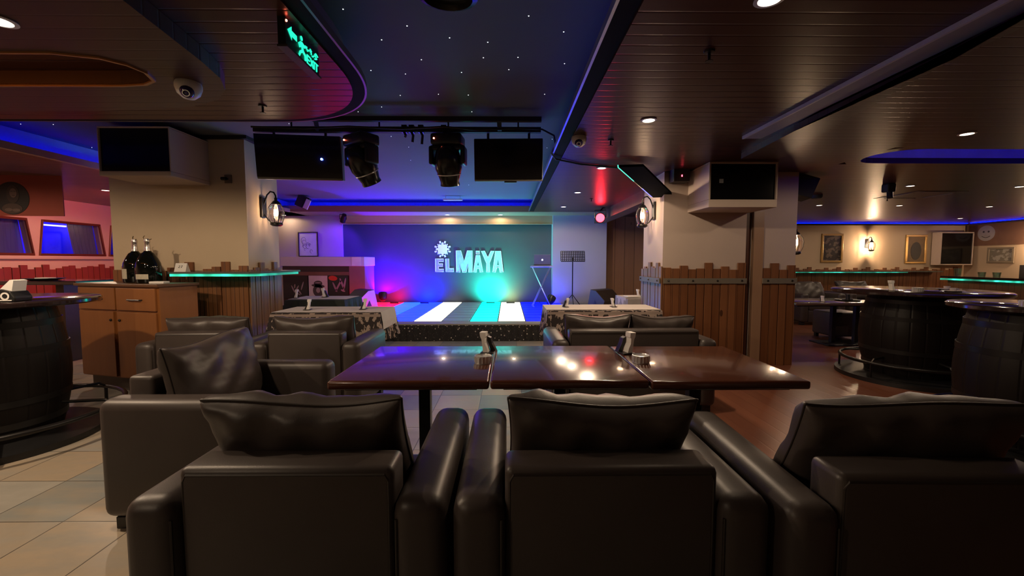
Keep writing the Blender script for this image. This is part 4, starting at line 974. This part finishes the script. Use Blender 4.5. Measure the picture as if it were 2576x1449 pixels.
def hung_tv(c, w, h, rz, label, tilt=.12, bracket=False, led=False):
    t = thing('hanging_television', label, 'television', c, rz, 'hanging televisions')
    MB().box((0, .03, 0), (w, .09, h), rx=tilt, bev=.008).build('casing', M('tv_casing', (.16, .15, .13), .5), t)
    MB().box((0, -.024, .003), (w - .012, .012, h - .02), rx=tilt).build('screen', SCREEN, t)
    if led: MB().sphere((w * .27, -.04, -.02), .011, n=8).build('status_led', glow('led_dot_blue', (.05, .12, 1), 60), t)
    if bracket: MB().box((.02, .0, -h / 2 - .012), (.12, .02, .016)).build('sensor_bar', BLACK, t)
    for s in (-1, 1): MB().cyl((s * w * .3, .03, h / 2), (s * w * .3, .03, h / 2 + .07), .012).build('hanger', MATTE, t)
    return t
hung_tv((-2.04, 4.22, 2.31), .80, .42, .12, 'black screen hanging left under the frame, small blue light on it', led=True)
hung_tv((.005, 4.2, 2.285), .67, .40, -.03, 'black screen hanging right under the frame', bracket=True)
# tilted screen at right pillar
A, B = V((1.19, 4.60, 2.33)), V((1.80, 5.28, 2.11)); dv = V((.26, -.02, .005))
t = thing('tilted_screen', 'flat black screen tilted edge-on beside the right lantern', 'television', (1.6, 5.0, 2.25))
nrm = (B - A).cross(dv).normalized() * .03
def hexa(mb, a, b, d, n):
    p = [a, b, b + d, a + d]; q = [x + n for x in p]; mb.face(p); mb.face(q)
    for k in range(4): mb.face([p[k], p[(k + 1) % 4], q[(k + 1) % 4], q[k]])
    return mb
hexa(MB(), A, B, dv, nrm).build('panel', M('void_black', (.004, .004, .004), .9, spec=.1), t, world=True)
e1 = (B - A); d0 = dv.normalized() * -.012
hexa(MB(), A + d0, A + e1 * .42 + d0, dv * .04, nrm * 1.1).build('teal_reflection', glow('reflection_teal', (.1, .8, .6), 1.3), t, world=True)  # glow stands in for turquoise light reflected by the bezel
hexa(MB(), A + e1 * .66 + d0, A + e1 * .97 + d0, dv * .04, nrm * 1.1).build('blue_reflection', glow('reflection_blue', (.25, .25, 1), 1.3), t, world=True)  # painted blue reflection, this edge is no lamp
hexa(MB(), A + e1 * .42 + d0, A + e1 * .66 + d0, dv * .04, nrm * 1.1).build('grey_edge', STEEL, t, world=True)

# exit sign
t = thing('exit_sign', 'green lit EXIT sign with running figure hanging from the left ceiling', 'sign', (-.98, 2.11, 2.32))
MB().span((-1.02, 1.945, 2.255), (-.985, 2.275, ZC)).build('housing', M('sign_dark', (.012, .018, .014), .35), t, world=True)
MB().span((-1.022, 1.94, 2.248), (-.976, 2.28, 2.258)).build('lower_rail', M('sign_rail', (.10, .085, .07), .4, .5), t, world=True)
GREEN = glow('exit_green', (.02, .9, .52), 1.3)
def sx(u, v): return V((-.9835, 1.95 + .32 * u, 2.262 + .112 * v))      # u 0..1 along, v 0..1 up
def flat(mb, P): mb.face([sx(*p) for p in P])
def stroke(mb, pts, r=.004): mb.tube([sx(*p) for p in pts], r, 4)
mb = MB(); flat(mb, [(.03, .62), (.15, .90), (.15, .74), (.30, .74), (.30, .50), (.15, .50), (.15, .34)]); mb.build('arrow', GREEN, t, world=True)
mb = MB(); mb.lathe([(0, 0), (.011, 0), (.011, .002), (0, .002)], n=14, m=Matrix.Rotation(PI / 2, 4, 'Y'), c=sx(.43, .84))
for P in ([(.42, .68), (.46, .36)], [(.46, .36), (.38, .22), (.35, .06)], [(.46, .36), (.53, .26), (.54, .06)], [(.42, .66), (.35, .52), (.38, .42)], [(.43, .66), (.52, .60), (.56, .68)]): stroke(mb, P, .0065)
mb.build('running_figure', GREEN, t, world=True)
mb = MB()
for P in ([(.60, .40), (.60, .06)], [(.60, .40), (.69, .40)], [(.60, .23), (.68, .23)], [(.60, .06), (.69, .06)], [(.71, .40), (.80, .06)], [(.80, .40), (.71, .06)], [(.83, .40), (.83, .06)], [(.86, .40), (.97, .40)], [(.915, .40), (.915, .06)]): stroke(mb, P, .0042)
mb.build('exit_letters', GREEN, t, world=True)
mb = MB()
for P in ([(.97, .78), (.90, .84), (.86, .76), (.93, .62), (.86, .56)], [(.84, .66), (.80, .58), (.77, .56)], [(.75, .72), (.71, .78), (.69, .70), (.74, .66), (.74, .58)], [(.66, .66), (.62, .58), (.58, .66), (.60, .72)]): stroke(mb, P, .004)
mb.build('arabic_letters', GREEN, t, world=True)
MB().sphere((-.984, 1.953, 2.365), .005, n=8).build('status_led', glow('led_dot_red', (1, .15, .08), 30), t, world=True)

# dome cameras
def dome(loc, aim, label, z=ZC):
    t = thing('dome_camera', label, 'security camera', loc, 0, 'ceiling dome cameras')
    MB().lathe([(0, 0), (.062, 0), (.066, -.012), (.066, -.03), (.055, -.062), (.03, -.085), (0, -.092)], n=32).build('shell', WHITEP, t, smooth=40)
    d = V(aim).normalized(); q = d.to_track_quat('Z', 'Y').to_matrix().to_4x4(); c = V((0, 0, -.035)) + d * .03
    e = MB().sphere(c + d * .012, .036, n=18).build('eye_ball', M('camera_eye', (.03, .02, .09), .08), t, smooth=80)
    MB().lathe([(.014, 0), (.018, 0), (.018, .006), (.014, .006)], n=18, m=Matrix.Translation(c + d * .045) @ q).build('lens_ring', CHROME, e); return t
dome((-1.80, 2.46, 2.30), (.35, -.75, -.55), 'white dome camera on the lower ceiling layer at left')
dome((.62, 3.75, ZC), (-.15, -.8, -.55), 'small white dome camera on the right ceiling near the silver strip')
# sprinklers / smoke detector
def sprinkler(loc, label):
    t = thing('sprinkler', label, 'sprinkler', loc, 0, 'ceiling sprinklers')
    MB().lathe([(0, 0), (.028, 0), (.026, -.008), (0, -.01)], n=18).build('rose', BLKMETAL, t); MB().cyl((0, 0, -.008), (0, 0, -.05), .007).lathe([(0, -.05), (.02, -.05), (.02, -.053), (0, -.053)], n=12).build('head', BLKMETAL, t)
sprinkler((-1.71, 3.03, ZC), 'dark sprinkler on the rounded left ceiling'); sprinkler((.92, 3.84, ZC), 'small sprinkler on the right ceiling beyond the brightest downlight'); sprinkler((1.04, 2.24, ZC), 'small sprinkler on the right ceiling nearest to us')
sprinkler((6.55, 7.3, ZC), 'sprinkler on the right room ceiling between downlights'); sprinkler((1.45, 7.4, ZC), 'sprinkler on the ceiling before the grey wall')

# downlights
LENS = glow('downlight_lens', (1, .80, .60), 9)
def downlight(x, y, z, label, e, col=WARM, r=.045, spot=176, lens=LENS):
    t = thing('downlight', label, 'ceiling light', (x, y, z), 0, 'recessed ceiling downlights')
    MB().lathe([(r, 0), (r + .014, -.001), (r + .016, -.006), (r, -.008), (r, 0)], n=24).build('rim', WHITEP, t, smooth=40)
    MB().lathe([(0, -.002), (r, -.002), (r, -.0045), (0, -.0045)], n=24).build('lens', lens, t)
    if e: lamp('downlight_beam', 'SPOT', (x, y, z - .02), e, col, .035, spot, .25, aim=(x, y, 0))
    return t
for x, y, lab, e in ((1.08, 1.80, 'downlight at the top edge of the photo, nearest on the right ceiling', 7), (1.08, 3.30, 'bright downlight on right ceiling, second from us', 70), (1.09, 4.97, 'downlight on right ceiling right of the truss, third from us', 60), (1.10, 6.73, 'downlight on right ceiling, fourth from us', 35), (1.11, 8.5, 'downlight on right ceiling, last before the grey wall', 60)):
    downlight(x, y, ZC, lab, e)
downlight(-2.12, 1.84, 2.30, 'downlight in the top left corner of the photo', 60)
downlight(-6.16, 6.59, ZC, 'downlight over the left window aisle', 60)
downlight(-5.3, 10.1, ZC, 'small downlight on the stage beam by the left lantern', 10); downlight(-1.42, 9.98, ZC, 'left small downlight on the beam above the stage', 9); downlight(-.18, 9.98, ZC, 'right small downlight on the beam above the stage', 9)
for x, y, lab, e in ((3.9, 3.62, 'large bright downlight on the near right room ceiling', 28), (5.8, 6.1, 'downlight on the right room ceiling above the broad barrel', 28), (7.65, 8.25, 'downlight on right room ceiling above the armchairs', 28), (7.45, 6.15, 'downlight near the right edge of the photo', 24), (9.6, 8.4, 'downlight deep in the right room', 20), (6.05, 8.22, 'pinkish downlight by the right pillar in right room', 24), (9.12, 10.63, 'far downlight near the blue strip, left of two', 20), (11.5, 10.7, 'far downlight near the blue strip, right of two', 20)):
    downlight(x, y, ZC, lab, e)
# downlights behind the viewer light the near furniture
for x, y, e, lab in ((-3.3, 2.0, 120, 'downlight left of the frame over the barrel'), (-2.6, -.6, 48, 'downlight behind the viewpoint')):
    downlight(x, y, 2.30, lab, e)

downlight(-6.3, 3.7, ZC, 'downlight added outside the frame to light the left aisle banner', 75)  # added lamp out of view, brightens the banner from the front
# LED strips in the coves
BLUE = glow('blue_led', (.0, .004, 1), 11)
def led(a, b, label): return tag(MB().span(a, b).build('led_strip', BLUE), label, 'light strip', 'blue cove light strips')
B0 = BLUE; BLUE = glow('blue_led_soft', (.0, .004, 1), 3)
led((.53, -3.5, ZC + .055), (.545, 9.3, ZC + .065), 'blue light strip in the cove right of the night sky')
BLUE = glow('blue_led_strong', (.0, .004, 1), 45)
led((-4.95, 9.5, ZC + .055), (.55, 9.515, ZC + .075), 'blue light strip in the cove over the stage beam')
BLUE = B0
led((-4.95, 3.5, ZC + .055), (-4.935, 9.3, ZC + .075), 'blue light strip in the cove over the left aisle')
BLUE = glow('blue_led_dim', (.0, .004, 1), 9)
led((3.9, 4.15, ZC + .05), (7.45, 4.165, ZC + .07), 'blue light strip inside the rounded ceiling cove')
led((6.4, 11.88, 2.347), (13.0, 11.895, 2.367), 'blue light strip on the far picture rail')
led((12.98, 6.0, 2.347), (12.995, 11.8, 2.367), 'blue light strip on the right wall picture rail')
ORG = glow('amber_led', (1, .28, .04), 5)
tag(MB().span((-4.8, 2.15, 2.34), (-2.25, 2.165, 2.355)).build('led_strip', ORG), 'amber light strip inside the slot of left lower ceiling', 'light strip')
# stars
STAR = glow('star_glow', (.9, .95, 1), 3)
stars = [(863, 23), (1024, 65), (1131, 95), (1227, 106), (1418, 80), (933, 177), (1020, 186), (1161, 182), (1216, 145), (1303, 144), (1280, 175), (919, 221), (1007, 240), (1103, 237), (1178, 239), (960, 269), (901, 281), (1187, 281), (984, 343), (1028, 370), (1033, 403), (1389, 350), (1376, 372), (1179, 465), (52, 312), (134, 313), (231, 371), (727, 311), (1390, 500), (1240, 430), (1370, 237), (1420, 160), (1100, 20), (1330, 40), (960, 100), (1060, 150)]
sm = None
for x, y in stars:
    p = onz(x, y, ZS)
    if p.y < -3 or p.x < -5.0 or p.x > .55: continue
    if sm is None: sm = MB().lathe([(0, 0), (.0035, 0), (.0025, -.002), (0, -.003)], n=8).build('fibre_star', STAR); o = sm
    else: o = sm.copy(); COL.objects.link(o)
    o.location = (p.x, p.y, ZS); tag(o, 'tiny white star light set in the night sky ceiling', 'star light', 'star lights of the night sky ceiling')

# other ceiling and wall fittings
t = thing('emergency_light', 'white emergency light hanging below the cove over the stage', 'lamp', (-1.15, 8.9, 2.57))
MB().box((0, 0, 0), (.40, .07, .035), bev=.008).build('case', WHITEP, t)
for s in (-1, 1): MB().cyl((s * .15, 0, .015), (s * .15, 0, ZS - 2.57), .004).build('hanger', STEEL, t)
t = thing('ceiling_speaker', 'black speaker with white front hanging over the stage left corner', 'loudspeaker', (-4.22, 8.9, 2.52))
MB().box((-.04, 0, 0), (.22, .2, .24), rz=.2, ry=.4, bev=.01).build('cabinet', MATTE, t); MB().box((.085, -.1, -.06), (.10, .03, .2), ry=.45, bev=.005).build('front', WHITEP, t); MB().cyl((-.04, 0, .1), (-.04, 0, .13), .02).build('bracket', MATTE, t)
t = thing('speaker_box', 'small dark box with red light on top of the right pillar', 'loudspeaker', (2.05, 5.1, 2.31))
MB().box((0, 0, 0), (.19, .16, .15), bev=.006).build('cabinet', M('box_brown', (.03, .022, .02), .5), t); MB().box((0, -.082, -.01), (.012, .004, .022)).build('status_led', glow('led_dot_r2', (1, .05, .08), 12), t)
t = thing('wall_speaker', 'black speaker mounted high on the far side of the right pillar', 'loudspeaker', (3.75, 5.45, 2.24))
MB().box((0, 0, 0), (.26, .34, .26), rz=-.3, ry=.35, bev=.01).build('cabinet', MATTE, t); MB().span((-.2, -.03, -.03), (-.05, .03, .03)).build('bracket', MATTE, t)
t = thing('wall_bracket', 'small empty bracket on the front of the left pillar', 'bracket', (-3.06, 4.7, 2.19))
MB().span((-.03, -.012, -.045), (.045, 0, .045)).build('plate', M('bracket_grey', (.2, .16, .12), .4, .6), t); MB().cyl((-.05, -.03, 0), (-.0, -.03, 0), .018).cyl((0, -.03, 0), (0, 0, 0), .012).build('socket', BLKMETAL, t)
t = thing('ceiling_spot', 'round black spot on the ceiling beyond the right pillar', 'stage light', (5.1, 7.0, ZC)); MB().lathe([(0, 0), (.085, 0), (.085, -.03), (.07, -.05), (0, -.05)], n=24).build('body', MATTE, t, smooth=40)
t = thing('hanging_spot', 'black spotlight hanging from the right room ceiling', 'stage light', (5.35, 5.95, ZC))
MB().box((0, 0, -.06), (.12, .12, .12), bev=.02).build('body', MATTE, t); MB().cyl((0, -.02, -.1), (-.02, -.05, -.2), .035).build('barrel', MATTE, t, smooth=40)
t = thing('ceiling_air_unit', 'square air conditioning panel in the right room ceiling', 'air conditioner', (6.75, 6.95, ZC))
MB().box((0, 0, -.003), (.8, .8, .005)).build('panel', M('ac_brown', (.12, .09, .07), .4), t)
for k in range(4):
    a = k * PI / 2; MB().box((.33 * math.cos(a), .33 * math.sin(a), -.008), (.5 if k % 2 else .05, .05 if k % 2 else .5, .006)).build('louvre', M('ac_louvre', (.3, .26, .22), .4), t)

# ------------------------------------------------------------------ banners
BAN = M('banner_brown', (.26, .05, .032), .8, var=.12)
def disc(mat, name, parent, r, c, m, zoff=0, n=40, sc=(1, 1)):
    return MB().lathe([(0, 0), (r, 0), (r, .003), (0, .003)], n=n, m=m @ Matrix.Diagonal((sc[0], sc[1], 1, 1)), c=c).build(name, mat, parent)
t = thing('banner', 'brown banner with a dark round portrait hanging over the left aisle', 'banner', (-5.68, 5.5, ZC), .06)
MB().span((-1.35, -.006, -.51), (0, .006, 0)).build('cloth', BAN, t)
R = Matrix.Rotation(PI / 2, 4, 'X')
d = disc(M('portrait_ground', (.012, .008, .008), .7), 'roundel', t, .205, (-.60, -.007, -.29), R)
SK = M('portrait_skin', (.10, .06, .05), .7)
disc(M('portrait_hair', (.03, .017, .014), .7), 'hair', d, .075, (-.585, -.0102, -.24), R, sc=(1, 1.5))
disc(M('portrait_cloth', (.05, .028, .022), .7), 'shoulders', d, .12, (-.60, -.0102, -.42), R, sc=(1, .55))
disc(SK, 'face', d, .042, (-.575, -.0135, -.225), R, sc=(1, 1.4))
disc(SK, 'hand', d, .04, (-.64, -.0135, -.435), R, sc=(1.2, .5)); disc(SK, 'hand', d, .04, (-.55, -.0135, -.44), R, sc=(1.2, .5))
mb = MB().box((-.592, -.0165, -.205), (.026, .002, .007)).box((-.556, -.0165, -.205), (.026, .002, .007)).box((-.573, -.0165, -.255), (.03, .002, .006)); mb.build('features', M('portrait_ground', (.01, .01, .01)), d)
t = thing('banner', 'brown banner with a pale round smiling face on the right wall', 'banner', (13.06, 10.9, 2.02), -PI / 2)
MB().span((-1.0, -.006, -.30), (1.0, .006, .30)).build('cloth', M('banner_rust', (.20, .10, .06), .8), t)
d = disc(M('face_grey', (.36, .32, .31), .7), 'roundel', t, .21, (-.55, -.008, .03), R)
mb = MB().lathe([(0, 0), (.025, 0), (.025, .002), (0, .002)], n=12, m=R, c=(-.61, -.0125, .07)).lathe([(0, 0), (.025, 0), (.025, .002), (0, .002)], n=12, m=R, c=(-.49, -.0125, .07))
mb.tube([(-.65 + .2 * k / 8, -.0125, -.05 - .04 * math.sin(PI * k / 8)) for k in range(9)], .008, 5).build('face', M('face_dark', (.05, .04, .04), .7), d)

# ------------------------------------------------------------------ left aisle furniture
t = thing('bar_table', 'long dark bar counter along the left aisle, carrying plates', 'bar counter', (-6.6, 5.6, 0))
MB().span((-7.6, 5.25, 1.0), (-5.35, 5.85, 1.05)).build('top', M('dark_gloss_top', (.02, .01, .01), .12), t, world=True, bevel=.01)
MB().span((-7.4, 5.4, .0), (-7.3, 5.7, 1.0)).build('leg', DARKW, t, world=True); MB().span((-5.75, 5.4, 0), (-5.65, 5.7, 1.0)).build('leg', DARKW, t, world=True)
t = thing('plate', 'black plate with pale rim on the left aisle counter', 'plate', (-6.0, 5.5, 1.05)); MB().lathe([(0, 0), (.12, 0), (.2, .02), (.2, .026), (.12, .008), (0, .008)], n=32).build('dish', BLACK, t, smooth=40); MB().box((.02, 0, .024), (.18, .1, .02), bev=.006).build('napkin', WHITE, t)
t = thing('bench', 'red lit high backed bench under the left aisle counter', 'bench', (-6.35, 6.35, 0))
MB().span((-6.9, 6.1, .06), (-5.6, 6.5, .45)).build('seat', RED, t, world=True, bevel=.02); MB().span((-6.9, 6.42, .45), (-5.6, 6.55, .98)).build('backrest', RED, t, world=True, bevel=.02)
MB().span((-6.85, 6.15, 0), (-6.75, 6.5, .06)).build('leg', BLACK, t, world=True); MB().span((-5.75, 6.15, 0), (-5.65, 6.5, .06)).build('leg', BLACK, t, world=True)
lamp('red_aisle_light', 'SPOT', (-5.75, 7.15, 2.25), 75, (1, .15, .10), .08, 150, .6, aim=(-7.6, 6.8, .9))

# ------------------------------------------------------------------ right room furniture + things
pub_table(4.25, 5.65, 6.15, 6.95, .68, 'low brown table with two posts beyond the right pillar', top=M('brown_gloss', (.10, .065, .05), .18, coat=.4), cols=[(.13, -.05), (.52, -.02)])
t = thing('low_table', 'low brown bench table between the two right barrels', 'table', (5.80, 5.25, 0))
MB().box((0, 0, .48), (.85, .5, .04), bev=.01).build('top', M('bench_brown', (.10, .07, .055), .25), t, smooth=40)
for sx_ in (-1, 1):
    for sy in (-1, 1): MB().box((sx_ * .37, sy * .2, .23), (.06, .06, .46)).build('leg', BLACK, t)
t = thing('carrier_bag', 'blue plastic bag standing on the low bench table', 'bag', (5.52, 5.22, .50))
MB().lathe([(0, 0), (.07, .0), (.085, .03), (.08, .09), (.055, .13), (.025, .16), (.03, .2), (0, .2)], n=14).build('bag', M('blue_plastic', (.08, .22, .45), .3, bump=.8, bscale=22, var=.4), t, smooth=50)
o = MB().box((0, 0, .11), (.14, .14, .22), bev=.006).build('black_box', BLACK); o.location = (5.73, 5.3, .50); tag(o, 'black box beside the blue bag on the bench table', 'box')
napkin_holder((4.08, 4.45, .98), -.1, 'napkin holder on the left of the broad right barrel', 1, hgt=0.111)
napkin_holder((3.80, 2.88, 1.0), .2, 'napkin holder on the barrel at the right edge', 1, hgt=0.126)
napkin_holder((4.78, 6.35, .68), .3, 'napkin holder on the low brown table, left of its tray', 1, hgt=0.089)
t = thing('tray', 'dark tray with small pots on the low brown table', 'tray', (5.3, 6.5, .68)); MB().lathe([(0, 0), (.15, 0), (.17, .018), (.165, .02), (.145, .008), (0, .008)], n=28).build('dish', BLKMETAL, t, smooth=40)
for dx, hh in ((-.06, .03), (.05, .035), (.0, .10)): MB().cyl((dx, 0, .008), (dx, 0, hh), .028, .024, 14).build('pot', BLACK, t)
for i, (x, y, lab) in enumerate(((4.6, 4.3, 'pale saucer near the front of the broad right barrel'), (4.85, 4.6, 'small pale dish right of centre on the broad barrel'))):
    t = thing('saucer', lab, 'dish', (x, y, .98), 0, 'dishes on the broad barrel'); MB().lathe([(0, 0), (.06, 0), (.09, .012), (.088, .015), (.055, .005), (0, .005)], n=24).build('dish', M('pale_china', (.45, .40, .40), .25), t, smooth=40)
    MB().lathe([(0, .005), (.025, .005), (.03, .04), (.026, .04), (.022, .01), (0, .01)], n=18).build('cup', M('pale_china', (.45, .4, .4)), t, smooth=40)
ashtray((4.25, 4.32, .98), 'chrome ashtray at the left rim of the broad right barrel')
ashtray((3.42, 2.72, 1.0), 'chrome ashtray at rim of the barrel at the right edge')
# far wall bar shelf with teal
t = thing('bar_shelf', 'long teal glowing bar shelf along the far tan wall', 'shelf', (9.6, 11.85, 0))
MB().span((6.5, 11.7, .985), (12.2, 11.97, 1.01)).build('top', M('acrylic_top', (.1, .12, .11)), t, world=True)
MB().span((6.6, 11.7, .965), (11.2, 11.73, .985)).build('led_strip', (MATS.get('teal_far') or strip_glow('teal_far', (.03, .6, .42), .7)), t, world=True)
t = thing('bar_counter', 'dark back bar with teal light along the right wall', 'bar counter', (12.0, 10.0, 0))
MB().span((11.6, 9.2, 0), (12.4, 11.0, .86)).build('body', planks('bar_front', (.10, .045, .022), (.17, .08, .04), .12, 1, 2), t, world=True)
MB().span((11.5, 9.1, .86), (12.5, 11.1, .9)).build('top', M('dark_gloss_top', (.02, .01, .01)), t, world=True)
MB().span((11.5, 9.1, .80), (11.53, 11.1, .84)).build('led_strip', (MATS.get('teal_far') or strip_glow('teal_far', (.03, .6, .42), .7)), t, world=True)
for i, (dx, h, lab) in enumerate(((0, .2, 'clear glass jug on back bar'), (.35, .12, 'short tumbler on back bar, left of two'), (.55, .12, 'short tumbler on back bar, right of two'))):
    o = MB().lathe([(0, 0), (.06, 0), (.075, h), (.068, h), (.052, .012), (0, .012)], n=20).build('glass', glass('bar_glass', (.75, .9, .85), .3), smooth=50); o.location = (11.75, 10.9 - dx * 1.6, .9); tag(o, lab, 'glass', 'glasses on the back bar')
o = MB().box((0, 0, .14), (.05, .7, .3), bev=.01).box((0, 0, .0), (.3, .4, .02)).build('bar_monitor', BLACK); o.location = (12.1, 9.5, .91); tag(o, 'black monitor standing on the back bar at the right edge', 'monitor')

# unseen-behind fill comes from the room lamps only; world is nearly black
w = bpy.data.worlds.new('World'); S.world = w; w.use_nodes = True
w.node_tree.nodes['Background'].inputs[0].default_value = (.02, .018, .02, 1); w.node_tree.nodes['Background'].inputs[1].default_value = .2

for o in list(bpy.data.objects):
    if o.type == 'MESH' and o.parent is None and 'label' not in o: print('NOLABEL', o.name)
S.view_settings.view_transform = 'Standard'; S.view_settings.look = 'None'; S.view_settings.gamma = 1; S.view_settings.use_curve_mapping = False
S.view_settings.exposure = 0.0
c = S.cycles
c.use_denoising = True
try: c.denoiser = 'OPENIMAGEDENOISE'
except Exception: pass
c.max_bounces = 7; c.diffuse_bounces = 4; c.glossy_bounces = 4; c.transparent_max_bounces = 12; c.sample_clamp_indirect = 6; c.sample_clamp_direct = 0
c.caustics_reflective = False; c.caustics_refractive = False
